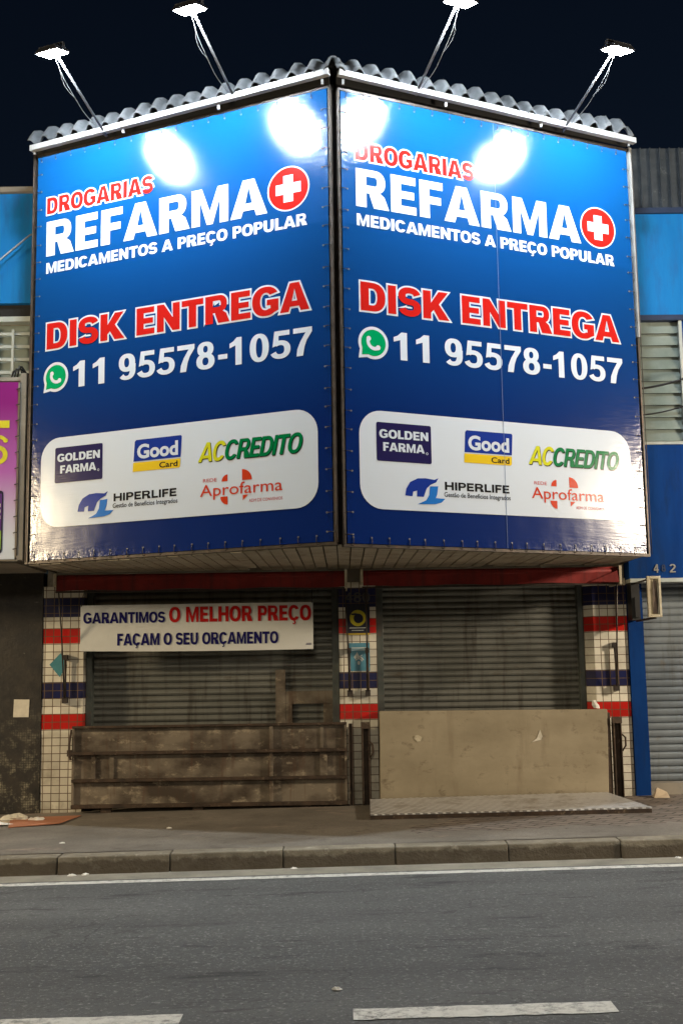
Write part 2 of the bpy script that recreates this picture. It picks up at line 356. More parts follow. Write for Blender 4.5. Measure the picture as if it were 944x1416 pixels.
M['dark_blue'] = worn('dark_blue_band', (0.008, 0.02, 0.06), (0.012, 0.03, 0.08), 4, 0.6)
M['cladding'] = worn('grey_sheet_cladding', (0.06, 0.072, 0.085), (0.10, 0.115, 0.13), 7, 0.4, 0.5, c3=(0.20, 0.22, 0.23), s3=16, lo3=.62)
M['frosted'] = worn('frosted_louvre_glass', (0.16, 0.20, 0.18), (0.25, 0.29, 0.26), 3, 0.4, 0, 0.05, c3=(0.18, 0.21, 0.18), s3=8)
M['frame_paint'] = worn('window_frame_paint', (0.36, 0.40, 0.38), (0.46, 0.49, 0.46), 6, 0.5)
M['dark_gap'] = plain('dark_interior', (0.012, 0.012, 0.012), 0.9)
M['paper'] = plain('paper', (0.62, 0.58, 0.48), 0.8); M['white_paper'] = plain('white_paper', (0.74, 0.73, 0.68), 0.8)
M['cardboard'] = worn('cardboard', (0.34, 0.13, 0.06), (0.42, 0.17, 0.085), 3, 0.85); M['pale_card'] = plain('pale_cardboard', (0.50, 0.40, 0.28), 0.85)
M['cream'] = worn('cream_panel', (0.46, 0.40, 0.28), (0.58, 0.52, 0.38), 9, 0.6, c3=(0.20, 0.15, 0.09), s3=14)
M['black_plastic'] = plain('black_plastic', (0.015, 0.015, 0.015), 0.5); M['white_cable'] = plain('white_cable', (0.45, 0.45, 0.45), 0.5); M['grey_cable'] = plain('grey_cable', (0.10, 0.10, 0.10), 0.6)
M['lamp_body'] = plain('lamp_housing', (0.05, 0.05, 0.055), 0.45, 0.5)
M['lens'] = plain('led_lens', (0.9, 0.9, 0.9), 0.4, emit=((0.80, 0.91, 1.0), FLOOD))
M['number'] = plain('number_metal', (0.10, 0.10, 0.10), 0.35, 0.8); M['number_pale'] = plain('pale_number_metal', (0.42, 0.42, 0.40), 0.35, 0.6)
M['cloth'] = vinyl('cloth_banner', (0.70, 0.71, 0.68), rough=0.45, gloss=False); M['cloth_blue'] = vinyl('cloth_banner_blue', (0.014, 0.012, 0.11), rough=0.45, gloss=False); M['cloth_red'] = vinyl('cloth_banner_red', (0.50, 0.014, 0.012), rough=0.45, gloss=False)
M['poster_navy'] = plain('navy_plate', (0.010, 0.012, 0.03), 0.3); M['poster_yellow'] = plain('yellow_print_plate', (0.48, 0.42, 0.02), 0.4)
M['poster_blue'] = worn('faded_blue_poster', (0.05, 0.20, 0.30), (0.09, 0.27, 0.36), 12, 0.5, c3=(0.25, 0.33, 0.33)); M['poster_white'] = plain('poster_white', (0.55, 0.58, 0.55), 0.5)
M['teal'] = worn('teal_sticker', (0.04, 0.20, 0.24), (0.06, 0.25, 0.29), 9, 0.5)
M['gold'] = plain('gold_line', (0.52, 0.36, 0.03), 0.4)

def runs(m, c, lo=0.55, hi=0.75, amt=0.7, st=(9, 1, .7)):
    """vertical runs of rust or dirt over a material"""
    n, l = m.node_tree.nodes, m.node_tree.links; b = n['Principled BSDF']; co = coords(n)
    f = noise(n, l, co, 1.6, 5, 0.65, lo, hi, st); src = b.inputs['Base Color'].links[0].from_socket
    l.new(mix(n, l, math_node(n, l, 'MULTIPLY', f, amt), src, c), b.inputs['Base Color'])
runs(M['rust_plate'], (0.09, 0.035, 0.014)); runs(M['shutter'], (0.05, 0.040, 0.028), .52, .72, .75); runs(M['shutter_pale'], (0.09, 0.08, 0.065), .54, .74, .6)
runs(M['cement'], (0.15, 0.105, 0.06), .56, .78, .5, (4, 1, .6)); runs(M['sky_wall'], (0.012, 0.10, 0.26), .56, .78, .5, (6, 1, .5)); runs(M['awning'], (0.05, 0.006, 0.006), .5, .7, .6)

# ------------------------------------------------------------------ lettering
def sup(cx, cy, rx, ry, a0, a1, n=20, p=2.25):
    out = []
    for i in range(n + 1):
        a = R(a0 + (a1 - a0) * i / n); c, s = math.cos(a), math.sin(a)
        out.append((cx + rx * math.copysign(abs(c) ** (2 / p), c), cy + ry * math.copysign(abs(s) ** (2 / p), s)))
    return out
def stroke(path, sh, sv):
    """outline of a stroke that is sh thick where it runs level and sv thick where it runs upright"""
    l, r = [], []
    for i, (x, y) in enumerate(path):
        x0, y0 = path[max(i - 1, 0)]; x1, y1 = path[min(i + 1, len(path) - 1)]
        d = math.hypot(x1 - x0, y1 - y0) or 1; tx, ty = (x1 - x0) / d, (y1 - y0) / d
        h = (sh * tx * tx + sv * ty * ty) / 2
        l.append((x - ty * h, y + tx * h)); r.append((x + ty * h, y - tx * h))
    return r + l[::-1]
def rect(x0, y0, x1, y1): return [(x0, y0), (x1, y0), (x1, y1), (x0, y1)]
def glyph(ch, sv, sh):
    """heavy grotesque capital: list of pieces [outer, hole, ...] with cap height 1, and its advance"""
    b = 0.055
    k = (sv - 0.2) * 0.9
    if ch == ' ': return [], 0.40
    if ch == '-': return [[rect(.06, .28, .40, .28 + sh * 1.05)]], 0.46
    if ch == 'I': return [[rect(b, 0, b + sv, 1)]], sv + 2 * b
    if ch == 'E':
        w = .70 + k; o = [(b, 0), (w, 0), (w, sh), (b + sv, sh), (b + sv, .5 - sh * .48), (w - .06, .5 - sh * .48), (w - .06, .5 + sh * .48), (b + sv, .5 + sh * .48), (b + sv, 1 - sh), (w - .015, 1 - sh), (w - .015, 1), (b, 1)]
        return [[o]], w + b * .8
    if ch == 'F':
        w = .66 + k; o = [(b, 0), (b + sv, 0), (b + sv, .5 - sh * .55), (w - .06, .5 - sh * .55), (w - .06, .5 + sh * .42), (b + sv, .5 + sh * .42), (b + sv, 1 - sh), (w, 1 - sh), (w, 1), (b, 1)]
        return [[o]], w + b * .6
    if ch == 'L':
        w = .66 + k; return [[[(b, 0), (w, 0), (w, sh * 1.05), (b + sv, sh * 1.05), (b + sv, 1), (b, 1)]]], w + b * .5
    if ch == 'T':
        w = .80 + k; c = w / 2; return [[[(c - sv / 2, 0), (c + sv / 2, 0), (c + sv / 2, 1 - sh * 1.05), (w - .02, 1 - sh * 1.05), (w - .02, 1), (.02, 1), (.02, 1 - sh * 1.05), (c - sv / 2, 1 - sh * 1.05)]]], w
    if ch == 'H':
        w = .86 + k; return [[[(b, 0), (b + sv, 0), (b + sv, .5 - sh / 2), (w - sv, .5 - sh / 2), (w - sv, 0), (w, 0), (w, 1), (w - sv, 1), (w - sv, .5 + sh / 2), (b + sv, .5 + sh / 2), (b + sv, 1), (b, 1)]]], w + b
    if ch == 'N':
        w = .88 + k; s = sv * .95; return [[[(b, 0), (b + s, 0), (b + s, .52), (w - s, 0), (w, 0), (w, 1), (w - s, 1), (w - s, .48), (b + s, 1), (b, 1)]]], w + b
    if ch == 'M':
        w = 1.06 + k; s = sv * .86; c = (b + w) / 2; q = sv * .42
        return [[[(b, 0), (b + s, 0), (b + s, .66), (c - q * .72, 0), (c + q * .72, 0), (w - s, .66), (w - s, 0), (w, 0), (w, 1), (w - s * 1.22, 1), (c, .36), (b + s * 1.22, 1), (b, 1)]]], w + b
    if ch == 'A':
        w = .98 + k; c = w / 2; ap = sv * .56; lg = sv * 1.07
        o = [(0, 0), (lg, 0), (lg + .055, .17), (w - lg - .055, .17), (w - lg, 0), (w, 0), (c + ap, 1), (c - ap, 1)]
        z0 = .17 + sh * .92; t = (c - ap - lg) / 1.0
        x0 = lg + .055 + (z0 - .17) * .34
        return [[o, [(x0, z0), (c, .79), (w - x0, z0)]]], w
    if ch == 'K':
        w = .94 + k; return [[[(b, 0), (b + sv, 0), (b + sv, .22), (b + sv + .10, .33), (w - sv * 1.28, 0), (w + .02, 0), (b + sv + .30, .55), (w - .02, 1), (w - sv * 1.28, 1), (b + sv, .58), (b + sv, 1), (b, 1)]]], w + .03
    if ch in 'PR':
        w = (.76 if ch == 'P' else .80) + k; y0 = .36 if ch == 'P' else .40; yc = (1 + y0) / 2; ry = (1 - y0) / 2; rx = ry * .98
        o = [(b, 0), (b + sv, 0), (b + sv, y0)] + sup(w - rx, yc, rx, ry, -90, 90, 16) + [(b, 1)]
        hr = ry - sh * .88
        hole = ([(b + sv, yc + hr)] + sup(w - rx, yc, max(rx - sv, .06), hr, 90, -90, 12) + [(b + sv, yc - hr)])
        if ch == 'P': return [[o, hole]], w + b * .5
        leg = [(w - sv * 1.2 + .02, 0), (w + .10, 0), (w + .0 - sv * .10, .33), (w - .2, .455), (b + sv - .02, .455), (b + sv - .02, .375), (w - sv * 1.72 + .05, .375), (w - sv * 1.58 + .03, .29)]
        return [[o, hole], [leg]], w + .10
    if ch == 'D':
        w = .86 + k; rx = .46; o = [(b, 0)] + sup(w - rx, .5, rx, .5, -90, 90, 22) + [(b, 1)]
        hole = [(b + sv, 1 - sh)] + sup(w - rx, .5, rx - sv, .5 - sh, 90, -90, 18) + [(b + sv, sh)]
        return [[o, hole]], w + b * .7
    if ch == 'U':
        w = .86 + k; o = [(b, 1)] + sup((b + w) / 2, .40, (w - b) / 2, .415, 180, 360, 22) + [(w, 1), (w - sv, 1)] + sup((b + w) / 2, .40, (w - b) / 2 - sv, .415 - sh, 360, 180, 18) + [(b + sv, 1)]
        return [[o]], w + b
    if ch == 'O':
        w = .94 + k; return [[sup(w / 2, .5, w / 2 - .02, .515, 0, 360, 40)[:-1], sup(w / 2, .5, w / 2 - .02 - sv, .515 - sh, 360, 0, 30)[:-1]]], w
    if ch in 'CÇ':
        w = .90 + k; c = w / 2
        o = sup(c, .5, c - .02, .515, 28, 332, 36) + sup(c, .5, c - .02 - sv, .515 - sh, 318, 42, 28)
        ps = [[o]]
        if ch == 'Ç': ps.append([stroke([(c + .02, .03), (c + .06, -.06), (c + .10, -.14), (c + .04, -.21), (c - .10, -.20)], sh * .45, sv * .45)])
        return ps, w
    if ch == 'G':
        w = .95 + k; c = w / 2; xr = w - .045
        o = sup(c, .5, c - .02, .515, 30, 308, 34) + [(xr, .14), (xr, .545), (w * .54, .545), (w * .54, .545 - sh * .95), (xr - sv, .545 - sh * .95), (xr - sv, .235)] + sup(c, .5, c - .02 - sv, .515 - sh, 300, 42, 26)
        return [[o]], w
    if ch == 'S':
        w = .80 + k; rx = w / 2 - .03 - sv * .45; t = sh
        y1 = (1.01 - t / 2 + .5) / 2; r1 = (1.01 - t / 2 - .5) / 2; y2 = (.5 + t / 2 - .01) / 2; r2 = (.5 - t / 2 + .01) / 2
        p = sup(w / 2, y1, rx, r1, 12, 262, 26) + sup(w / 2, y2, rx, r2, 82, -168, 26)
        return [[stroke(p, sh * 1.02, sv * .92)]], w
    if ch == '1':
        w = .52; x1 = w - .06; return [[[(x1 - sv, 0), (x1, 0), (x1, 1), (x1 - sv * .8, 1), (x1 - sv - .08, .87), (.02, .80), (.02, .80 - sh), (x1 - sv, .72)]]], .74
    if ch == '0':
        w = .70; return [[sup(w / 2, .5, w / 2 - .01, .51, 0, 360, 34)[:-1], sup(w / 2, .5, w / 2 - .01 - sv, .51 - sh * .92, 360, 0, 26)[:-1]]], .76
    if ch == '2':
        p = sup(.35, .70, .245, .22, 165, -28, 18) + [(.44, .44), (.22, .22), (.12, .09)]
        return [[stroke(p, sh, sv * .95)], [rect(.03, 0, .68, sh)]], .76
    if ch == '4':
        return [[[(.02, .24), (.40, .24), (.40, 0), (.40 + sv, 0), (.40 + sv, .24), (.70, .24), (.70, .24 + sh), (.40 + sv, .24 + sh), (.40 + sv, 1), (.40, 1), (.02, .28 + sh)], [(.40, .24 + sh), (.19, .24 + sh), (.40, .68)]]], .76
    if ch == '5':
        p = sup(.33, .33, .255, .245, 128, -160, 26)
        return [[stroke(p, sh, sv * .95)], [[(.06, .44), (.27, .50), (.28, 1 - sh * .5), (.13, 1)]], [[(.13, 1 - sh * 1.05), (.66, 1 - sh * 1.05), (.66, 1), (.13, 1)]]], .76
    if ch == '7':
        return [[[(.14, 0), (.14 + sv, 0), (.42, .32), (.50, .55), (.68, .83), (.68, 1), (.03, 1), (.03, 1 - sh * 1.08), (.46, 1 - sh * 1.08), (.28, .52), (.17, .25)]]], .74
    if ch == '8':
        a = sup(.35, .735, .30, .275, 0, 360, 30)[:-1]; ah = sup(.35, .735, .30 - sv * .95, .275 - sh * .9, 360, 0, 20)[:-1]
        c = sup(.35, .285, .34, .295, 0, 360, 30)[:-1]; ch_ = sup(.35, .285, .34 - sv, .295 - sh * .9, 360, 0, 20)[:-1]
        return [[a, ah], [c, ch_]], .76
    if ch == '9':
        a = sup(.345, .66, .325, .345, 0, 360, 32)[:-1]; ah = sup(.335, .665, .325 - sv, .345 - sh, 360, 0, 22)[:-1]
        p = [(.58, .60), (.575, .45)] + sup(.33, .38, .245, .30, 10, -140, 16)
        return [[a, ah], [stroke(p, sh * .9, sv)]], .76
    return [], .4

def orient(poly, ccw):
    a = sum(poly[i][0] * poly[(i + 1) % len(poly)][1] - poly[(i + 1) % len(poly)][0] * poly[i][1] for i in range(len(poly)))
    return poly if (a > 0) == ccw else poly[::-1]
def grow(poly, d):
    out = []; n = len(poly)
    for i in range(n):
        p0, p, p1 = Vector(poly[i - 1]), Vector(poly[i]), Vector(poly[(i + 1) % n])
        a, b = p - p0, p1 - p
        if a.length < 1e-9 or b.length < 1e-9: out.append(tuple(p)); continue
        a.normalize(); b.normalize()
        na, nb = Vector((a.y, -a.x)), Vector((b.y, -b.x)); m = na + nb
        if m.length < 0.3: out.append(tuple(p + na * d)); continue
        m.normalize(); out.append(tuple(p + m * d / max(0.5, m.dot(na))))
    return out
def fill(mb, loops, y, mi=0):
    """flat print: loops (outer, holes...) in the sign's own x-z plane at local depth y"""
    vl = [[Vector((p[0], p[1], 0)) for p in lp] for lp in loops]
    flat = [p for lp in vl for p in lp]
    n = len(mb.v); mb.v += [tuple(Vector((p.x, y, p.y)) - mb.o) for p in flat]
    for t in tessellate_polygon(vl):
        a, b, c = (flat[i] for i in t)
        if (b - a).cross(c - a).z < 0: t = (t[0], t[2], t[1])
        mb.f.append(tuple(n + i for i in t)); mb.m.append(mi); mb.s.append(False)
def text_pieces(body, x0, x1, z, cap, sv=.30, sh=.215, shear=0, track=0):
    adv = 0; pcs = []
    for ch in body:
        g, w = glyph(ch, sv, sh)
        for pc in g: pcs.append([[(x + adv, y) for x, y in lp] for lp in pc])
        adv += w + track
    xs = [p[0] for pc in pcs for p in pc[0]]; lo, hi = min(xs), max(xs); k = (x1 - x0) / (hi - lo)
    return [[orient([(x0 + (x - lo) * k + shear * y * cap, z + y * cap) for x, y in lp], i == 0) for i, lp in enumerate(pc)] for pc in pcs]
def put_text(mb, pcs, y, mi=0, border=0, mib=1):
    for i, pc in enumerate(pcs):
        if border: fill(mb, [grow(pc[0], border)] + [grow(h, border) for h in pc[1:]], y + 0.0008 - (i % 3) * 0.0002, mib)
        fill(mb, pc, y - (0.001 if border else 0) - (i % 3) * 0.0002, mi)
def small_text(mb, body, x0, x1, z, cap, y, mi=0, offset=0.0, shear=0.0):
    cu = bpy.data.curves.new('t', 'FONT'); cu.body = body; cu.offset = offset; cu.shear = shear; cu.resolution_u = 4
    ob = bpy.data.objects.new('t', cu); col.objects.link(ob)
    dg = bpy.context.evaluated_depsgraph_get(); me = bpy.data.meshes.new_from_object(ob.evaluated_get(dg))
    xs = [v.co.x for v in me.vertices]; lo, hi = min(xs), max(xs); k = (x1 - x0) / (hi - lo); kz = cap / 0.70
    n = len(mb.v)
    mb.v += [tuple(Vector((x0 + (v.co.x - lo) * k, y, z + v.co.y * kz)) - mb.o) for v in me.vertices]
    for p in me.polygons:
        mb.f.append(tuple(n + i for i in p.vertices)); mb.m.append(mi); mb.s.append(False)
    bpy.data.objects.remove(ob); bpy.data.curves.remove(cu); bpy.data.meshes.remove(me)
def rrect(x0, z0, x1, z1, r, n=8):
    out = []
    for cx, cz, a in ((x1 - r, z0 + r, -90), (x1 - r, z1 - r, 0), (x0 + r, z1 - r, 90), (x0 + r, z0 + r, 180)):
        out += sup(cx, cz, r, r, a, a + 90, n, 2)
    return out
def circle(cx, cz, r, n=40): return sup(cx, cz, r, r, 0, 360, n, 2)[:-1]

# ------------------------------------------------------------------ the ground
def sheet(name, x0, x1, y0, y1, h, m, nx=40, ny=4, jit=0, **k):
    b = MB(); pts = {}
    for i in range(nx + 1):
        for j in range(ny + 1):
            x = x0 + (x1 - x0) * i / nx; y = y0 + (y1 - y0) * j / ny
            pts[i, j] = (x, y, SLOPE * x + (h(x, y) if callable(h) else h))
    n0 = {}
    for q, p in pts.items(): n0[q] = len(b.v); b.v.append(p)
    for i in range(nx):
        for j in range(ny):
            b.f.append((n0[i, j], n0[i + 1, j], n0[i + 1, j + 1], n0[i, j + 1])); b.m.append(0); b.s.append(True)
    return b.build(name, m, kind='structure', **k)
sheet('ground', -90, 90, -90, 120, -0.03, M['ground'], 2, 2)
sheet('road', -45, 45, -14, 8.72, 0.0, M['asphalt'])
sheet('gutter', -45, 45, 8.72, 8.985, lambda x, y: 0.001 + (y - 8.72) * 0.01, M['gutter'])
KF = 8.965
def pave_h(x, y): return 0.14 + (y - 9.15) * 0.008
sheet('pavement', -45, 45, 9.148, 12.6, pave_h, M['pavement'], 60, 20)
b = MB(); x = -2.2 - 0.857 * 32; rk = random.Random(3)
while x < 30:
    w = 0.857; e = 0.001 + rk.random() * 0.004; dz = rk.uniform(-0.007, 0.005); dy = rk.uniform(-0.010, 0.006)
    z0 = SLOPE * x; z1 = SLOPE * (x + w)
    for y0, y1, zz in ((KF + dy, 9.147, 0.14 + dz),):
        b.hexa([(x + e, y0, z0 - 0.05), (x + w - e, y0, z1 - 0.05), (x + w - e, y1, z1 - 0.05), (x + e, y1, z0 - 0.05),
                (x + e, y0 + 0.018, z0 + zz - .004), (x + w - e, y0 + 0.018, z1 + zz - .004), (x + w - e, y1, z1 + zz), (x + e, y1, z0 + zz)])
    x += w
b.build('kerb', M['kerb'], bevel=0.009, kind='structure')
rk = random.Random(5)
def marking(name, x0, x1, y0, y1, seg):
    b = MB(); n = max(1, int((x1 - x0) / seg)); lo = []; hi = []
    for i in range(n + 1):
        x = x0 + (x1 - x0) * i / n
        lo.append((x, y0 + rk.uniform(-.006, .006), SLOPE * x + .004)); hi.append((x, y1 + rk.uniform(-.006, .006), SLOPE * x + .004))
    for i in range(n): b.face([lo[i], lo[i + 1], hi[i + 1], hi[i]])
    return b
mk = marking('m', -40, 40, 8.562, 8.665, 0.06)
for k in range(-8, 9):
    x0 = 0.017 + k * 1.86
    if k == -1: x0 -= 0.04
    m2 = marking('m', x0, x0 + (1.14 if k != -1 else 1.15), 5.15, 5.31, 0.05)
    n = len(mk.v); mk.v += m2.v; mk.f += [tuple(i + n for i in f) for f in m2.f]; mk.m += m2.m; mk.s += m2.s
mk.build('road_marking', M['paint'], kind='structure')

# ------------------------------------------------------------------ the drugstore
A_L, A_R = R(-24.1), R(24.6)
OL = Vector((-2.84, 10.29, 2.47)); OR = Vector((0.019, 9.05, 2.4535))
PW = {'L': 3.063, 'R': 3.03}; PH = 3.885
dL = Vector((math.cos(A_L), math.sin(A_L), 0)); dR = Vector((math.cos(A_R), math.sin(A_R), 0))
nL = Vector((math.sin(A_L), -math.cos(A_L), 0)); nR = Vector((math.sin(A_R), -math.cos(A_R), 0))
def onL(u, out, z): return OL + dL * u + nL * out + Vector((0, 0, z - OL.z))
def onR(u, out, z): return OR + dR * u + nR * out + Vector((0, 0, z - OR.z))

store = empty('drugstore_building', (0, 11.6, 0.15), label='corner drugstore with red, white and navy tiled pillars between two grey roller shutters', cat='building')
SO = store.location
FY = 11.62
def gz(x, y=FY): return SLOPE * x + pave_h(x, y)
# body of the building behind the signs and above the shutters
b = MB(SO); b.box(-3.0, 2.86, 11.86, 16, 2.52, 6.36); b.box(-3.0, 2.86, 11.64, 11.86, 2.36, 2.60)
b.box(-3.0, 2.86, 12.2, 16, 0.0, 2.52)
b.build('wall', M['plaster'], store)
# closing panels from the sign ends back to the wall
b = MB(SO); b.bar((-2.86, 10.36, 4.4), (-2.93, 11.86, 4.4), 0.02, 3.8); b.build('side_panel', M['dark_steel'], store); b = MB(SO); b.bar((2.80, 10.40, 4.4), (2.84, 11.86, 4.4), 0.02, 3.8)
b.build('side_panel', M['dark_steel'], store)
# soffit of narrow boards under the signs
b = MB(SO); rs = random.Random(8); x = -2.84
def front_y(x):
    if x < 0: return max(OL.y + (x - OL.x) * math.tan(A_L), 9.06) + 0.04
    return OR.y + (x - OR.x) * math.tan(A_R) + 0.04
while x < 2.70:
    w = 0.112; yf0 = front_y(x + .004); yf1 = front_y(x + w - .004); t = rs.uniform(-.004, .004)
    broken = rs.random() < 0.10
    yb = 11.62 - (rs.uniform(.15, .5) if broken else 0)
    zf, zb = 2.462 + t, 2.50 + t * .5
    drop = -0.02 if broken else 0
    b.hexa([(x + .007, yf0, zf), (x + w - .007, yf1, zf), (x + w - .007, yb, zb + drop), (x + .007, yb, zb + drop),
            (x + .004, yf0, zf + .012), (x + w - .004, yf1, zf + .012), (x + w - .004, yb, zb + .012 + drop), (x + .004, yb, zb + .012 + drop)])
    x += w
b.build('soffit', M['soffit'], store)
b = MB(SO)
b.face([(-2.9, 10.4, 2.55), (0, 9.15, 2.55), (2.82, 10.4, 2.55), (2.84, 11.85, 2.55), (-2.95, 11.85, 2.55)])
b.build('ceiling_void', M['dark_gap'], store)
# corrugated roof over both signs, with its white edge beam
def roof(on, L, u0, u1):
    rr0 = random.Random(L + 50); pitch = 0.172; n = int((u1 - u0) / pitch * 12)
    prof = [(0.10, 6.435), (0.07, 6.49), (0.02, 6.56), (-0.06, 6.60), (-0.8, 6.68)]; waves = [rr0.uniform(.75, 1.2) for _ in range(40)]
    rows = []
    rr = random.Random(L); ph = rr.random()
    for j, (out, z) in enumerate(prof):
        row = []
        for i in range(n + 1):
            u = u0 + (u1 - u0) * i / n
            w = math.sin(2 * math.pi * (u / pitch + ph)); w = math.copysign(abs(w) ** 0.7, w)
            wi = int((u - u0) / pitch + ph) % 40; a = 0.034 * waves[wi]; base = math.sin(u * 2.1 + L) * 0.010 + math.sin(u * 5.3) * 0.008 + (.012 if int((u + .4) / 1.05) % 2 else 0)
            row.append(on(u, out + w * a * 0.5, z + w * a * 0.75 + base))
        rows.append(row)
    return rows
def build_roof(name, specs):
    b = MB(SO)
    for rows in specs:
        ids = []
        for row in rows:
            n0 = len(b.v); b.v += [tuple(p - b.o) for p in row]; ids.append(n0)
        for j in range(len(rows) - 1):
            for i in range(len(rows[0]) - 1):
                b.f.append((ids[j] + i, ids[j] + i + 1, ids[j + 1] + i + 1, ids[j + 1] + i)); b.m.append(0); b.s.append(True)
    o = b.build(name, M['fibre'], store)
    s = o.modifiers.new('thickness', 'SOLIDIFY'); s.thickness = 0.008
    return o
build_roof('roof', [roof(onL, 3, -0.01, 3.10), roof(onR, 7, -0.05, 3.03)])
b = MB(SO)
zt = 6.412
b.bar(onL(0.0, .07, zt - .02), onL(3.09, .07, zt + .015), 0.05, 0.052); b.bar(onR(-0.02, .07, zt + .015), onR(3.05, .07, zt - .02), 0.05, 0.052)
b.build('edge_beam', M['white_steel'], store)
for on, W in ((onL, 3.05), (onR, 3.02)):
    for k in range(4):
        u = 0.03 + k * (W - .06) / 3
        b = MB(SO); b.bar(on(u, .055, 6.34), on(u, .055, zt - .03), .022, .022); b.build('beam_strut', M['white_steel'], store)
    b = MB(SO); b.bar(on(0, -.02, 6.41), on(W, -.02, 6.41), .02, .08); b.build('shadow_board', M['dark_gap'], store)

# tiled pillars
def pillar(x0, x1, dz, chamfer=0.0):
    b = MB((0, FY, dz)); y0, y1, z0, z1 = FY, 12.2, -0.05, 2.36
    if chamfer:
        b.hexa([(x0, y0 + .12, z0), (x0 + chamfer, y0, z0), (x1, y0, z0), (x1, y1, z0), (x0, y0 + .12, z1), (x0 + chamfer, y0, z1), (x1, y0, z1), (x1, y1, z1)])
        b.hexa([(x0, y0 + .1205, z0), (x1 - .002, y1 - .001, z0), (x1 - .004, y1, z0), (x0, y1, z0), (x0, y0 + .1205, z1), (x1 - .002, y1 - .001, z1), (x1 - .004, y1, z1), (x0, y1, z1)])
    else: b.box(x0, x1, y0, y1, z0, z1)
    b.o = Vector((0, FY, dz))
    o = b.build('tiled_pillar', M['tiles'], store)
    o.location = Vector((0, FY, dz)) - SO
    return o
pillar(-3.03, -2.62, -0.062); pillar(-0.045, 0.335, -0.006); pillar(2.455, 2.865, -0.022, 0.07)

# roller shutters
def shutter_mb(x0, x1, y, z0, z1, pitch, origin, amp=0.020):
    b = MB(origin); z = z0; prof = []
    while z < z1:
        for f, d in ((0.0, -0.5), (0.13, -0.5), (0.15, 0.6), (0.40, 1.0), (0.66, 1.0), (0.90, 0.6), (0.97, 0.35)):
            prof.append((z + f * pitch, y - d * amp))
        z += pitch
    n0 = len(b.v)
    for z, yy in prof: b.v += [tuple(Vector((x0, yy, z)) - b.o), tuple(Vector((x1, yy, z)) - b.o)]
    for i in range(len(prof) - 1):
        b.f.append((n0 + 2 * i, n0 + 2 * i + 1, n0 + 2 * i + 3, n0 + 2 * i + 2)); b.m.append(0); b.s.append(False)
    return b
def guide(x0, x1, y0, y1, z0, z1, parent, m='rail', o=SO):
    b = MB(o); b.box(x0, x1, y0, y1, z0, z1); return b.build('guide_rail', M[m], parent, bevel=.004)
sh1 = shutter_mb(-2.57, -0.10, 11.87, 0.12, 2.36, 0.066, SO).build('roller_shutter', M['shutter'], store)
guide(-2.617, -2.56, 11.74, 11.90, .12, 2.36, sh1); guide(-0.118, -0.048, 11.72, 11.90, .12, 2.36, sh1)
# small wicket door framed into the left shutter
b = MB(SO)
b.box(-0.70, -0.60, 11.825, 11.856, .3, 1.49); b.box(-0.60, -0.118, 11.828, 11.856, 1.14, 1.27); b.box(-0.60, -0.53, 11.828, 11.856, .3, 1.14); b.box(-0.215, -0.118, 11.828, 11.856, .3, 1.14)
b.build('wicket_frame', M['rust_plate'], sh1, bevel=.004)
sh2 = shutter_mb(0.40, 2.43, 11.87, 0.12, 2.36, 0.0635, SO).build('roller_shutter', M['shutter'], store)
guide(0.337, 0.405, 11.74, 11.90, .12, 2.36, sh2); guide(2.40, 2.453, 11.76, 11.90, .12, 2.36, sh2)
# house number above the sign on the middle pillar
b = MB(SO); pcs = text_pieces('480', -0.0 + .02, .275, 2.155, .10, .2, .16); put_text(b, pcs, FY - .006)
b.build('house_number', M['number'], store)

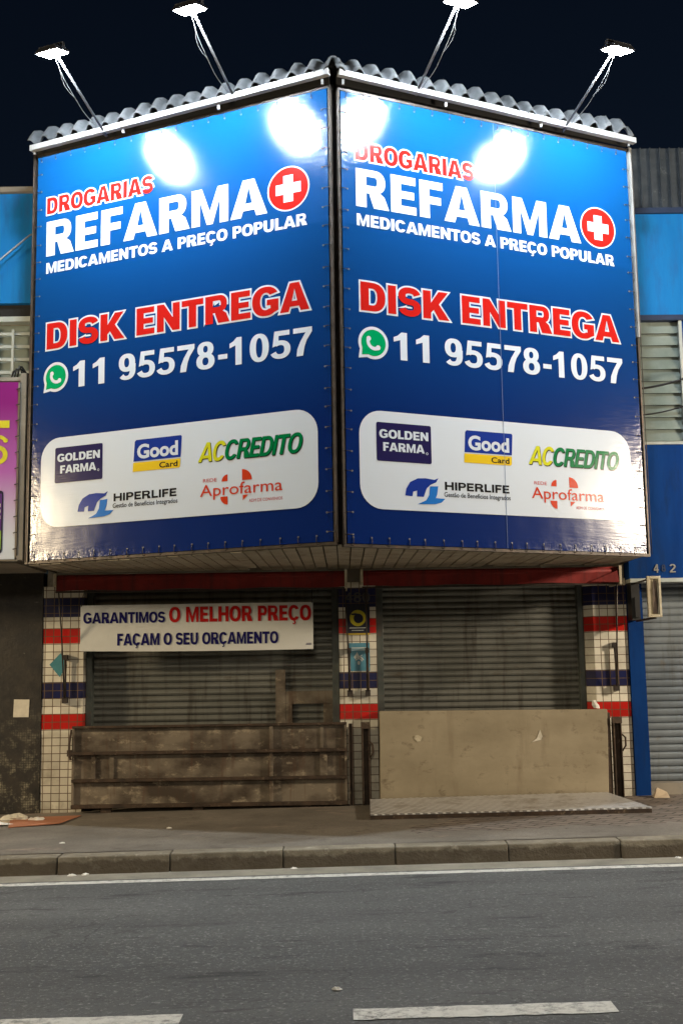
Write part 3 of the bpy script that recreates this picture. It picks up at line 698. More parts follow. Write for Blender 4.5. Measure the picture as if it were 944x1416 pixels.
# ------------------------------------------------------------------ the two big signs
ART = [('DROGARIAS', .062, 1.235, 5.742, .160, 'red', .0135), ('REFARMA', .062, 2.385, 5.333, .335, 'white', 0),
       ('MEDICAMENTOS A PREÇO POPULAR', .066, 2.757, 5.165, .104, 'white', 0),
       ('DISK', .088, .945, 4.437, .246, 'red', .015), ('ENTREGA', 1.072, 2.770, 4.437, .246, 'red', .015)]
def sign(side):
    left = side == 'L'
    O, A, W = (OL, A_L, PW['L']) if left else (OR, A_R, PW['R'])
    root = empty('billboard', O, A, label=('left half of the big blue pharmacy sign, smooth vinyl without a seam' if left else 'right half of the big blue pharmacy sign, crossed by an upright seam'), cat='billboard', group='blue billboard halves')
    sx, ox = (1.0, .083) if left else (.98, .095)
    X = lambda x: ox + sx * x
    Z = lambda z: z - 2.47 + (0 if left else .0)
    g = 0.028
    bn = MB(); nx, nz = 30, 36
    bn.box(g, W - g, 0.0, 0.004, g, PH - g)
    bn.build('banner', M['blue'], root)
    # steel frame behind the vinyl, tube down the outer end
    f = MB()
    f.box(0, W, .006, .05, 0, .024); f.box(0, W, .006, .05, PH - .02, PH + .004)
    for k in range(1, 4): f.box(W * k / 4 - .02, W * k / 4 + .02, .008, .05, .026, PH - .022)
    inner = (W - .02, W + .006) if left else (-.006, .02)
    f.box(inner[0], inner[1], .004, .06, .026, PH - .022)
    f.build('frame', M['dark_steel'], root)
    e = MB(); q = (-.03, -.002) if left else (W + .004, W + .05)
    e.box(q[0], q[1] - (0 if left else .012), .002, .06, .0 if left else 2.05, PH + .02)
    e.build('end_tube', M['dark_steel'] if left else M['white_steel'], root)
    if not left:
        e = MB(); e.box(W + .003, W + .022, .01, .06, 0, 2.045); e.build('end_tube', M['dark_steel'], root)  # tube's lower end painted dark for shade; lamplight reaches the pale upper part
    # cord that laces the vinyl to the frame, through eyelets
    c = MB(); rr = random.Random(4 if left else 9)
    def tie(x, z, dx, dz):
        c.tube([(x - dx * .05, -.006, z - dz * .05), (x - dx * .02, -.012, z - dz * .02), (x + dx * .012, -.004, z + dz * .012), (x + dx * .022, .012, z + dz * .022)], .003, 5)
        c.tube([(x - dx * .05, -.001, z - dz * .05), (x - dx * .05, -.005, z - dz * .05)], .008, 8, 1)
    k = 0
    while .08 + k * .165 < W - .05:
        x = .08 + k * .165 + rr.uniform(-.012, .012)
        tie(x, g, 0, -1); tie(x, PH - g, 0, 1); k += 1
    k = 0
    while .10 + k * .17 < PH - .05:
        z = .10 + k * .17 + rr.uniform(-.012, .012)
        tie(g, z, -1, 0); tie(W - g, z, 1, 0); k += 1
    c.tube([(-.01, -.012, .02 + i * .193) if left else (W + .02, -.012, .02 + i * .193) for i in range(21)], .004, 5)
    c.tube([(W + .003 if left else -.003, -.008, .02 + i * .193) for i in range(21)], .005, 5)
    c.build('lacing', [M['dark_steel'], M['eyelet']], root)
    y = -.003
    for body, x0, x1, z, cap, colr, bord in ART:
        m = MB(); put_text(m, text_pieces(body, X(x0), X(x1), Z(z), cap, .295 if cap > .12 else .28, .21), y, 0, bord)
        m.build('lettering', [M[colr], M['white']], root)
    m = MB()
    put_text(m, text_pieces('11', X(.392), X(.735), Z(4.048), .238, .225, .165), y); m.build('lettering', M['white'], root); m = MB(); put_text(m, text_pieces('95578-1057', X(.888), X(2.790), Z(4.048), .238, .225, .165), y)
    m.build('lettering', M['white'], root)
    # round red badge with a white cross
    cx, cz = X(2.585), Z(5.513); m = MB()
    fill(m, [circle(cx, cz, .199)], y, 1); fill(m, [circle(cx, cz, .186)], y - .001, 0)
    a, t = .118, .046
    fill(m, [[(cx - t, cz - a), (cx + t, cz - a), (cx + t, cz - t), (cx + a, cz - t), (cx + a, cz + t), (cx + t, cz + t), (cx + t, cz + a), (cx - t, cz + a), (cx - t, cz + t), (cx - a, cz + t), (cx - a, cz - t), (cx - t, cz - t)]], y - .002, 1)
    m.build('cross_badge', [M['red'], M['white']], root)
    # round green call badge with a handset
    cx, cz = X(.200), Z(4.168); m = MB()
    def bubble(r, tl, yy, mi):
        pts = sup(cx, cz, r, r, -115, 205, 40, 2)
        fill(m, [pts + [(cx - r * tl, cz - r * tl)]], yy, mi)
    bubble(.138, .99, y, 1); bubble(.112, .97, y - .001, 0)
    arc = [(cx + .062 * math.cos(R(t)) + .012, cz + .062 * math.sin(R(t)) + .014) for t in range(165, 296, 10)]
    fill(m, [stroke(arc, .03, .03)], y - .002, 1)
    for t in (162, 298): fill(m, [sup(cx + .060 * math.cos(R(t)) + .014, cz + .060 * math.sin(R(t)) + .016, .021, .021, 0, 360, 12, 2)[:-1]], y - .0024, 1)
    m.build('call_badge', [M['green'], M['white']], root)
    # white card with the logos of the accepted plans
    m = MB(); fill(m, [rrect(X(.052), Z(2.785), X(2.830), Z(3.600), .20)], y)
    card = m.build('logo_card', M['white'], root)
    y2 = y - .002
    m = MB(); fill(m, [rrect(X(.210), Z(3.183), X(.728), Z(3.506), .015, 3)], y2, 0)
    put_text(m, text_pieces('GOLDEN', X(.236), X(.700), Z(3.375), .072, .28, .21), y2 - .001, 1); put_text(m, text_pieces('FARMA', X(.270), X(.662), Z(3.268), .072, .28, .21), y2 - .001, 1)
    fill(m, [circle(X(.685), Z(3.268), .011, 12), circle(X(.685), Z(3.268), .007, 12)[::-1]], y2 - .001, 1)
    m.build('logo', [M['navy'], M['white']], card)
    m = MB()
    fill(m, [[(X(1.054), Z(3.307)), (X(1.534), Z(3.307)), (X(1.546), Z(3.485)), (X(1.536), Z(3.497)), (X(1.080), Z(3.497)), (X(1.066), Z(3.482))]], y2, 0)
    fill(m, [[(X(1.046), Z(3.217)), (X(1.522), Z(3.217)), (X(1.530), Z(3.229)), (X(1.533), Z(3.296)), (X(1.052), Z(3.296))]], y2, 1)
    small_text(m, 'Good', X(1.092), X(1.508), Z(3.334), .118, y2 - .001, 2, .035)
    small_text(m, 'Card', X(1.320), X(1.505), Z(3.232), .048, y2 - .001, 3, .02)
    m.build('logo', [M['royal'], M['yellow'], M['white'], M['black']], card)
    m = MB()
    pcs = text_pieces('ACCREDITO', X(1.705), X(2.672), Z(3.243), .165, .22, .17, .22, -.06)
    sh = [[[(px + .006, pz - .008) for px, pz in lp] for lp in pc] for pc in pcs]
    na = 2
    put_text(m, sh, y2, 2); put_text(m, pcs[:na], y2 - .001, 0); put_text(m, pcs[na:], y2 - .001, 1)
    m.build('logo', [M['lime'], M['dgreen'], M['black']], card)
    m = MB()
    q = lambda u, v: (X(.467 + u * .383), Z(2.840 + v * .228))
    fill(m, [[q(.0, .30), q(.03, .55), q(.13, .80), q(.32, .95), q(.52, .97), q(.74, .93), q(.84, 1.0), q(.78, .84), q(.64, .74), q(.54, .60), q(.46, .28), q(.29, .28), q(.30, .50), q(.20, .45), q(.18, .28)]], y2, 0)
    fill(m, [[q(.62, .68), q(.83, .70), q(.80, .40), q(.76, .26), q(1.0, .25), q(.90, .10), q(.74, .03), q(.34, .03), q(.30, .0), q(.52, .16), q(.60, .36)]], y2 - .0006, 1)
    put_text(m, text_pieces('HIPERLIFE', X(.850), X(1.495), Z(2.972), .070, .20, .22), y2, 2)
    small_text(m, 'Gestão de Benefícios Integrados', X(.842), X(1.505), Z(2.915), .040, y2, 2, .012)
    m.build('logo', [M['royal'], M['azure'], M['black']], card)
    m = MB()
    def quarter(ax, az, bx, bz, r, t0, t1, k):
        m = MB(); fill(m, [[(X(ax), Z(az))] + [(X(ax) + r * math.cos(R(t)), Z(az) + r * math.sin(R(t))) for t in range(t0, t1 + 1, 10)]], y2 - k * .0002, 0); m.build('emblem', M['orange_red'], card)
    quarter(1.994, 3.060, 0, 0, .058, 90, 180, 0); quarter(2.131, 3.056, 0, 0, .094, 0, 90, 1); quarter(1.994, 2.932, 0, 0, .070, 180, 270, 2)
    m = MB(); fill(m, [[(X(2.137), Z(2.888)), (X(2.190), Z(2.932)), (X(2.137), Z(2.932))]], y2, 0)
    m.build('emblem', M['orange_red'], card); m = MB()
    small_text(m, 'Aprofarma', X(1.726), X(2.507), Z(2.945), .100, y2 - .001, 0, .004)
    small_text(m, 'REDE', X(1.757), X(1.890), Z(3.066), .030, y2, 1); small_text(m, 'ADM DE CONVENIOS', X(2.195), X(2.507), Z(2.868), .026, y2, 1)
    m.build('logo', [M['orange_red'], M['red']], card)
    if not left:     # upright weld where two widths of vinyl meet
        m = MB(); m.box(X(1.455), X(1.4585), -.0072, -.0060, .03, PH - .03); m.build('seam', M['weld'], root)
    return root
sign('L'); sign('R')

# ------------------------------------------------------------------ floodlights
def floodlight(head, foot, on_n, side, label):
    head = Vector(head); foot = Vector(foot)
    root = empty('floodlight', foot, label=label, cat='floodlight', group='floodlights over the blue sign')
    d = (Vector((0, 0, -1)) - Vector(on_n) * 0.30).normalized()      # faces down, tilted a little towards the sign
    sx = Vector((-on_n[1], on_n[0], 0)); sy = d.cross(sx).normalized()
    def P(a, b_, c): return head + sx * a + sy * b_ + d * c
    w, h = .112, .095
    b = MB(foot)
    b.hexa([P(-w * .8, -h * .8, -.030), P(w * .8, -h * .8, -.030), P(w * .8, h * .8, -.030), P(-w * .8, h * .8, -.030), P(-w, -h, 0), P(w, -h, 0), P(w, h, 0), P(-w, h, 0)])
    for k in range(7):
        a = (-w + .03 + k * (2 * w - .06) / 6) * .8
        b.hexa([P(a - .004, -h * .7, -.042), P(a + .004, -h * .7, -.042), P(a + .004, h * .7, -.042), P(a - .004, h * .7, -.042), P(a - .004, -h * .7, -.0305), P(a + .004, -h * .7, -.0305), P(a + .004, h * .7, -.0305), P(a - .004, h * .7, -.0305)])
    for s in (-1, 1):
        b.hexa([P(s * (w + .006) - .004, -.02, -.05), P(s * (w + .006) + .004, -.02, -.05), P(s * (w + .006) + .004, .02, -.05), P(s * (w + .006) - .004, .02, -.05), P(s * (w + .006) - .004, -.02, -.01), P(s * (w + .006) + .004, -.02, -.01), P(s * (w + .006) + .004, .02, -.01), P(s * (w + .006) - .004, .02, -.01)])
    for a0, a1, c0, c1 in ((-w, w, -h, -h + .006), (-w, w, h - .006, h), (-w, -w + .006, -h + .0062, h - .0062), (w - .006, w, -h + .0062, h - .0062)):
        b.hexa([P(a0, c0, .0004), P(a1, c0, .0004), P(a1, c1, .0004), P(a0, c1, .0004), P(a0, c0, .010), P(a1, c0, .010), P(a1, c1, .010), P(a0, c1, .010)])
    hd = b.build('lamp_head', M['lamp_body'], root)
    b = MB(foot); k = .9
    b.hexa([P(-w * k, -h * k, .001), P(w * k, -h * k, .001), P(w * k, h * k, .001), P(-w * k, h * k, .001), P(-w * k, -h * k, .006), P(w * k, -h * k, .006), P(w * k, h * k, .006), P(-w * k, h * k, .006)])
    q_ = .84; b.hexa([P(-w * k, -h * k, .0064), P(w * k, -h * k, .0064), P(w * k, h * k, .0064), P(-w * k, h * k, .0064), P(-w * q_, -h * q_, .020), P(w * q_, -h * q_, .020), P(w * q_, h * q_, .020), P(-w * q_, h * q_, .020)])
    b.build('lens', M['lens'], hd)
    b = MB(foot); top = P(0, 0, -.046)
    b.tube([foot, foot.lerp(top, .5), top], .011, 10); b.bar(P(-w - .01, 0, -.052), P(w + .01, 0, -.052), .03, .006)
    b.build('pole', M['pole'], root)
    b = MB(foot); pts = []
    rr = random.Random(int(abs(head.x) * 100))
    for i in range(15):
        t = i / 14; p = foot.lerp(top, t) + sx * (side * (.016 + .05 * math.sin(t * math.pi) ** 2 * (1 + .3 * math.sin(9 * t)))) + Vector((0, 0, -.04 * math.sin(t * math.pi)))
        pts.append(p)
    b.tube(pts, .0035, 6)
    pts2 = [p + sx * side * (.03 * math.sin(max(0, min(1, (i - 7) / 4)) * math.pi)) for i, p in enumerate(pts)]
    b.tube(pts2, .003, 6)
    b.build('cable', M['grey_cable'], root)
    return root
floodlight((-2.41, 9.17, 6.76), onL(.83, .03, 6.36), tuple(nL), -1, 'outermost lit floodlight on the left, near the blue wall next door')
floodlight((-1.16, 8.60, 6.79), onL(2.18, .03, 6.40), tuple(nL), -1, 'lit floodlight just left of the sign ridge, its arm leaning left')
floodlight((1.02, 8.57, 6.80), onR(.73, .03, 6.40), tuple(nR), 1, 'lit floodlight right of the sign ridge, cut by the top of the picture')
floodlight((2.43, 9.21, 6.73), onR(2.26, .03, 6.36), tuple(nR), 1, 'outermost lit floodlight on the right, above the grey metal cladding')

# ------------------------------------------------------------------ awnings rolled up over the shutters
def awning(x0, x1, arms, label, flap):
    root = empty('awning', ((x0 + x1) / 2, 11.3, 2.3), label=label, cat='awning', group='rolled red awnings over the shutters'); o = root.location
    b = MB(o); n = 24; zs = []
    for i in range(n):
        xa = x0 + (x1 - x0) * i / n; xb = x0 + (x1 - x0) * (i + 1) / n
        za, zb = (2.287 + .006 * math.sin(xa * 7), 2.287 + .006 * math.sin(xb * 7))
        b.face([(xa, 11.19 + .008 * math.sin(xa * 9), za), (xb, 11.19 + .008 * math.sin(xb * 9), zb), (xb, 11.20, 2.425), (xa, 11.20, 2.425)])
    if flap: b.face([(x1 - .28, 11.17, 2.295), (x1 - .005, 11.16, 2.287), (x1 - .002, 11.17, 2.41)])
    va = b.build('valance', M['awning'], root); s = va.modifiers.new('t', 'SOLIDIFY'); s.thickness = .004
    b = MB(o); b.tube([(x0, 11.24, 2.40), (x1, 11.24, 2.40)], .045, 12); b.build('roll', M['awning'], root)
    b = MB(o); b.bar((x0 - .01, 11.21, 2.276), (x1 + .01, 11.21, 2.276), .022, .018); b.build('front_bar', M['dark_steel'], root)
    for x in (x0 - .012, x1 + .012):
        b = MB(o); b.box(x - .012, x + .012, 11.16, 11.62, 2.27 if x > x0 else 2.33, 2.45); b.build('end_bracket', M['cream'], root)
    for xa, xb, zt_, two in arms:
        b = MB(o)
        b.tube([(xa, 11.215, 2.27), (xa + (xb - xa) * .6, 11.40, 1.8), (xb, 11.55, zt_ + .02)], .0075, 8)
        b.tube([(xb, 11.575, zt_ + .42), (xb + two, 11.575, zt_)], .013, 8)
        b.box(xb - .025, xb + .025, 11.55, 11.618, zt_ - .03, zt_ + .03); b.box(xb - .02, xb + .02, 11.56, 11.618, zt_ + .40, zt_ + .45)
        b.build('arm', M['dark_steel'], root)
awning(-2.80, 0.02, [(-2.78, -2.79, 1.22, 0), (0.02, 0.055, 1.245, 0)], 'dark red rolled-up awning above the shutter that carries the white cloth banner', False)
awning(0.20, 2.70, [(0.225, 0.235, 1.245, 0), (2.685, 2.72, 1.26, .01)], 'red rolled-up awning with a loose corner flap above the shutter behind the cement panel', True)

# ------------------------------------------------------------------ white cloth banner on the left shutter
root = empty('cloth_banner', (-1.46, 11.45, 1.69), label='white cloth banner with blue and red lettering hung across the left shutter', cat='banner'); o = root.location
def bwave(x, z): return 11.45 + .012 * math.sin(x * 2.3 + 1) + .006 * math.sin(x * 7 + z * 3)
b = MB(o); nx, nz = 48, 8; x0, x1 = -2.62, -.30; ids = {}
for i in range(nx + 1):
    for j in range(nz + 1):
        x = x0 + (x1 - x0) * i / nx; z0 = 1.702 - .010 * math.sin(i / nx * math.pi) - .012 * i / nx; z = z0 + (2.156 - z0) * j / nz
        d = max(0, 1 - abs((x + 2.42) * 1.7 + (z - 1.9)) / .06) * max(0, 1 - abs(z - 1.86) / .22)
        ids[i, j] = len(b.v); b.v.append(tuple(Vector((x, 11.462 - .004 * d, z)) - o))
for i in range(nx):
    for j in range(nz):
        b.f.append((ids[i, j], ids[i + 1, j], ids[i + 1, j + 1], ids[i, j + 1])); b.m.append(0); b.s.append(True)
b.build('sheet', M['cloth'], root)
def btext(body, xa, xb, z, cap, m, tilt=0):
    b = MB(o); put_text(b, text_pieces(body, xa, xb, z, cap, .27, .20), 11.4565); return b.build('lettering', M[m], root)
btext('GARANTIMOS', -2.59, -1.775, 1.975, .108, 'cloth_blue'); btext('O MELHOR PREÇO', -1.735, -.318, 1.975, .152, 'cloth_red'); btext('FAÇAM O SEU ORÇAMENTO', -2.25, -.648, 1.752, .118, 'cloth_blue')
b = MB(o); b.box(-.375, -.318, 11.4565, 11.4575, 1.733, 1.738); b.box(-.37, -.32, 11.4565, 11.4575, 1.744, 1.749); b.build('printer_mark', M['cloth_blue'], root)
for x in (-2.61, -.31):
    b = MB(o); b.tube([(x, 11.455, 2.145), (x, 11.52, 2.25), (x, 11.62, 2.34)], .004, 5); b.build('tie_cord', M['black_plastic'], root)

# ------------------------------------------------------------------ steel flood barrier
def G(x): return SLOPE * x
root = empty('steel_barrier', (-1.33, 11.5, .16), label='low rusty steel barrier with ribbed frame standing in front of the left shutter', cat='barrier'); o = root.location
b = MB(o); b.box(-2.68, .01, 11.525, 11.535, .185, .965); b.build('plate', M['rust_plate'], root)
rb = random.Random(12)
for z, h, dp in ((.955, .022, .05), (.700, .030, .055), (.437, .030, .055), (.190, .034, .06)):
    b = MB(o); b.box(-2.69, .018, 11.525 - dp, 11.5248, z - h / 2 + .0, z + h / 2)
    for k in range(7):
        x = -2.5 + k * .40 + rb.uniform(-.05, .05); b.tube([(x, 11.525 - dp + .002, z), (x, 11.525 - dp - .007, z)], .009, 6)
    b.build('rib', M['rust_bar'], root, bevel=.003)
zs = [(.207, .422), (.452, .685), (.715, .944)]
for x, w in ((-2.68, .022), (-.728, .035), (.006, .024)):
    for a, c in zs:
        b = MB(o); b.box(x - w / 2, x + w / 2, 11.488, 11.5246, a, c); b.build('upright', M['rust_plate'], root, bevel=.003)
for x0, x1, yy, z0, z1 in ((-2.50, -2.46, 11.497, .452, .685), (-2.32, -2.28, 11.505, .452, .66), (-.25, -.18, 11.50, .452, .685), (-.245, -.215, 11.51, .715, .944)):
    b = MB(o); b.box(x0, x1, yy, 11.5246, z0, z1); b.build('upright', M['rust_plate'], root, bevel=.003)
b = MB(o); b.tube([(-2.70, 11.50, .93), (-2.715, 11.48, .80), (-2.715, 11.475, .70), (-2.70, 11.48, .64)], .012, 7); b.box(-2.735, -2.69, 11.47, 11.52, .675, .735); b.build('latch', M['rust_bar'], root)
for x in (-2.40, -1.5, -.45):
    b = MB(o); b.box(x, x + .10, 11.49, 11.53, gz(x), .172); b.build('foot', M['rust_bar'], root)

# ------------------------------------------------------------------ cement panel and its posts
root = empty('cement_barrier', (1.46, 11.5, .19), label='smooth beige cement panel closing the foot of the right shutter', cat='barrier'); o = root.location
def cement_box():
    b = MB(o); b.hexa([(.335, 11.50, .12), (2.578, 11.50, .12), (2.578, 11.60, .12), (.335, 11.60, .12), (.345, 11.50, 1.066), (2.60, 11.50, 1.052), (2.60, 11.60, 1.052), (.345, 11.60, 1.066)]); return b
cement_box().build('panel', M['cement'], root, bevel=.008)
b = MB(o); b.box(2.582, 2.625, 11.505, 11.60, gz(2.6), 1.02); b.build('edge_strip', M['rust_bar'], root, bevel=.004)
def post(x, z0, z1, w, hook, label):
    r = empty('channel_post', (x, 11.56, z0), label=label, cat='post', group='rusty channel posts that hold the barriers'); oo = r.location
    b = MB(oo); b.box(x - w / 2, x + w / 2, 11.560, 11.570, z0, z1); b.box(x - w / 2, x - w / 2 + .012, 11.48, 11.5598, z0, z1); b.box(x + w / 2 - .012, x + w / 2, 11.50, 11.5598, z0, z1)
    b.build('channel', M['rust_bar'], r, bevel=.003)
    if hook:
        b = MB(oo); b.tube([(x + w / 2, 11.51, z0 + .45), (x + w / 2 + .03, 11.49, z0 + .50), (x + w / 2 + .03, 11.49, z0 + .58), (x + w / 2, 11.51, z0 + .61)], .010, 7); b.build('hook', M['rust_bar'], r)
        b = MB(oo); b.box(x - w / 2 - .01, x + w / 2, 11.475, 11.4798, z1 - .05, z1 + .015); b.build('cap', M['rust_bar'], r)
    return r
post(2.69, gz(2.69), .965, .085, True, 'dark rusty post with a hook at the right end of the cement panel')
post(.205, gz(.2), .95, .075, True, 'rusty post on the tiles left of the cement panel')
post(.055, gz(.05), .95, .040, False, 'narrow rusty post at the right end of the steel barrier')

# ------------------------------------------------------------------ things on the wall and pillars
def slab(mb, x0, x1, z0, z1, y, t=.004, mi=0): mb.box(x0, x1, y - t, y, z0, z1, mi); return mb
root = empty('wall_plaque', (.15, FY, 1.83), label='dark navy plaque with a yellow crescent ring on the middle pillar', cat='sign'); o = root.location
b = MB(o); slab(b, .025, .268, 1.845, 2.135, FY - .002, .010); b.build('plate', M['poster_navy'], root)
b = MB(o); cx, cz = .148, 1.995
fill(b, [circle(cx, cz, .082, 36), circle(cx + .006, cz - .004, .048, 30)[::-1]], FY - .0135)
b.build('ring', M['poster_yellow'], root)
b = MB(o); fill(b, [[(cx - .075, cz + .045), (cx - .02, cz + .05), (cx + .03, cz + .035), (cx - .02, cz + .03), (cx - .06, cz + .03)]], FY - .0145); b.build('ring_gap', M['poster_navy'], root)
b = MB(o); b.box(.062, .232, FY - .0135, FY - .012, 1.892, 1.900); b.box(.085, .205, FY - .0135, FY - .012, 1.868, 1.874); b.build('caption', M['poster_white'], root)
b = MB(o); slab(b, .025, .268, 1.826, 1.843, FY - .002, .011); b.build('edge', M['gold'], root)
root = empty('poster', (.16, FY, 1.47), label='faded blue paper poster between the two rods of the middle pillar', cat='poster'); o = root.location
b = MB(o); slab(b, .055, .262, 1.465, 1.745, FY - .002, .002); b.build('sheet', M['poster_blue'], root)
b = MB(o)
for r_, a0, a1 in ((.05, 20, 150), (.032, 10, 160)):
    fill(b, [stroke([(.150 + r_ * math.cos(R(t)), 1.555 + r_ * math.sin(R(t))) for t in range(a0, a1, 10)], .012, .012)], FY - .0046 - r_ * .001)
fill(b, [sup(.150, 1.545, .014, .02, 0, 360, 12, 2)[:-1]], FY - .0046); fill(b, [[(.10, 1.60), (.135, 1.655), (.155, 1.615), (.19, 1.625), (.15, 1.59)]], FY - .0050)
b.box(.08, .24, FY - .0046, FY - .0042, 1.69, 1.70); b.box(.08, .22, FY - .0046, FY - .0042, 1.672, 1.678)
b.build('print', M['poster_white'], root)
b = MB((-2.90, FY, 1.56)); cx, cz = -2.875, 1.575
b.hexa([(cx - .085, FY - .003, cz), (cx + .02, FY - .003, cz - .125), (cx + .09, FY - .003, cz - .01), (cx + .025, FY - .003, cz + .115), (cx - .085, FY - .001, cz), (cx + .02, FY - .001, cz - .125), (cx + .09, FY - .001, cz - .01), (cx + .025, FY - .001, cz + .115)])
b.build('diamond_sticker', M['teal'], label='faded teal diamond sticker on the left tiled pillar', cat='sticker')
def scrap(name, pts, y, m, label, cat, bend=.01):
    c = sum((Vector((x, 0, z)) for x, z in pts), Vector()) / len(pts); c.y = y
    b = MB(c); rr = random.Random(len(label or 'patch'))
    P = [(x, y - .002 - rr.random() * bend, z) for x, z in pts]
    for i in range(len(P)): b.face([(c.x, y - .003, c.z), P[i], P[(i + 1) % len(P)]])
    ob = b.build(name, M[m], label=label, cat=cat); s = ob.modifiers.new('t', 'SOLIDIFY'); s.thickness = .0012; s.offset = 0
    return ob
scrap('paper_scrap', [(1.84, .745), (1.89, .78), (1.925, .865), (1.945, .80), (1.93, .765)], 11.498, 'paper', 'torn triangular paper scrap stuck near the middle of the cement panel', 'paper')
scrap('paper_scrap', [(.68, .80), (.71, .765), (.745, .77), (.76, .81), (.72, .83), (.69, .825)], 11.498, 'cream', 'small round paper scrap stuck on the left part of the cement panel', 'paper', .006)
scrap('wall_notice', [(-3.31, 1.06), (-3.155, 1.058), (-3.15, 1.232), (-3.305, 1.235)], 11.608, 'paper', 'torn paper notice on the dark grimy wall at far left', 'notice', .004)
b = MB((2.50, 11.55, 1.06)); rr = random.Random(6)
ring = []
for k, (zz, rad) in enumerate(((1.06, .03), (1.09, .035), (1.12, .03), (1.14, .016))):
    ring.append([(2.505 - .03 * k / 3 + rad * math.cos(2 * math.pi * i / 7) * rr.uniform(.7, 1.2), 11.55 + rad * math.sin(2 * math.pi * i / 7), zz + rr.uniform(-.006, .006)) for i in range(7)])
for a, c in zip(ring, ring[1:]):
    for i in range(7): b.face([a[i], a[(i + 1) % 7], c[(i + 1) % 7], c[i]])
b.face(ring[-1])
b.build('crumpled_paper', M['white_paper'], label='crumpled white paper left on top of the cement panel', cat='litter')

# ------------------------------------------------------------------ steel ramp plate on the pavement
root = empty('ramp_plate', (1.45, 11.1, gz(1.45, 11.1)), label='ribbed steel ramp plate lying on the pavement before the cement panel', cat='ramp'); o = root.location
hb = lambda x, y: SLOPE * x + pave_h(x, y)
c4 = [(.215, 10.46), (2.70, 10.38), (2.55, 11.46), (.235, 11.46)]
b = MB(o); b.hexa([(x, y, hb(x, y) + .038 + .012 * (y > 11)) for x, y in c4] + [(x, y, hb(x, y) + .050 + .012 * (y > 11)) for x, y in c4]); b.build('top_plate', M['ramp'], root)
b = MB(o)
for (x0, y0), (x1, y1) in ((c4[0], c4[1]), (c4[1], c4[2]), (c4[3], c4[0])):
    a = Vector((x0, y0, hb(x0, y0) + .019)); c = Vector((x1, y1, hb(x1, y1) + .019))
    ins = (Vector((1.4, 11.1, 0)) - Vector(((x0 + x1) / 2, (y0 + y1) / 2, 0))).normalized() * .008; ins.z = 0
    b.bar(a + ins, c + ins, .010, .036)
b.build('skirt', M['rust_bar'], root)

# ------------------------------------------------------------------ neighbour on the left
root = empty('blue_building', (-5.5, 11.6, .1), label='light blue painted building left of the drugstore with a slatted window and grimy foot wall', cat='building'); o = root.location
b = MB(o); b.box(-9, -3.05, 11.30, 11.6, 5.245, 6.42); b.build('upper_wall', M['sky_wall'], root)
b = MB(o); b.box(-9, -3.05, 11.25, 11.7, 6.422, 6.475); b.build('coping', M['plaster'], root)
b = MB(o); b.box(-9, -3.05, 11.36, 11.6, 5.11, 5.243); b.build('dark_band', M['dark_gap'], root)
w = MB(o); w.box(-4.6, -3.06, 11.44, 11.46, 4.42, 5.05); wo = w.build('window', M['frosted'], root)
b = MB(o); b.box(-4.6, -3.06, 11.30, 11.42, 5.052, 5.105); b.box(-4.6, -3.06, 11.34, 11.43, 4.36, 4.415)
b.build('frame', M['frame_paint'], wo)
b = MB(o)
for k in range(4): b.box(-4.6, -3.10, 11.36, 11.405, 4.52 + k * .135, 4.55 + k * .135)
for k in range(5): b.box(-3.34 - k * .3, -3.315 - k * .3, 11.342, 11.358, 4.43, 4.98)
b.build('slat', M['frame_paint'], wo)
b = MB(o); b.box(-9, -3.06, 11.46, 11.6, 2.56, 5.105); b.build('wall', M['plaster'], root)
b = MB(o); b.box(-9, -3.0, 10.50, 11.6, 2.50, 2.555); b.build('canopy', M['plaster'], root)
b = MB(o); b.box(-9, -3.035, 11.61, 12.1, -.2, 2.50); b.build('foot_wall', M['grimy'], root).location = (0, 0, 0)
# magenta phone shop sign
root = empty('shop_sign', (-3.6, 10.42, 2.5), label='magenta and white phone shop sign with yellow lettering at the left edge', cat='sign'); o = root.location
sm, n_, l_, b_ = new_mat('magenta_print'); co = coords(n_); sp = n_.new('ShaderNodeSeparateXYZ'); l_.new(co, sp.inputs[0])
rp = n_.new('ShaderNodeValToRGB'); l_.new(math_node(n_, l_, 'DIVIDE', sp.outputs['Z'], 1.75), rp.inputs[0])
e = rp.color_ramp.elements; e[0].position = .12; e[0].color = (.62, .64, .66, 1); e[1].position = .85; e[1].color = (.22, .010, .16, 1)
k_ = e.new(.48); k_.color = (.42, .12, .38, 1)
l_.new(rp.outputs[0], b_.inputs['Base Color']); b_.inputs['Roughness'].default_value = .3
bump(n_, l_, b_, noise(n_, l_, co, 3, 3, .5, .2, .8), .3, .01)
b = MB(o); b.box(-4.5, -2.995, 10.42, 10.425, 2.53, 4.19); b.build('banner', sm, root)
b = MB(o); b.box(-2.968, -2.915, 10.40, 10.50, 2.52, 4.27); b.box(-4.55, -2.97, 10.43, 10.48, 4.205, 4.24); b.box(-4.55, -2.97, 10.43, 10.48, 2.515, 2.528); b.build('frame', M['plaster'], root)
b = MB(o)
for k in range(11): b.tube([(-3.01, 10.415, 2.62 + k * .15), (-2.985, 10.41, 2.625 + k * .15), (-2.966, 10.40, 2.625 + k * .15)], .005, 5)
b.tube([(-2.967, 10.397, 2.56), (-2.967, 10.397, 4.18)], .004, 5)
b.build('lacing', M['black_plastic'], root)
yl = plain('sign_yellow', (.62, .55, .02), .4)
b = MB(o); b.box(-4.0, -3.068, 10.416, 10.419, 3.755, 3.825)
p = [(-3.085 - .10 * t, 3.655 + .02 * math.sin(t * 6)) for t in (0, .3, .6, 1)]
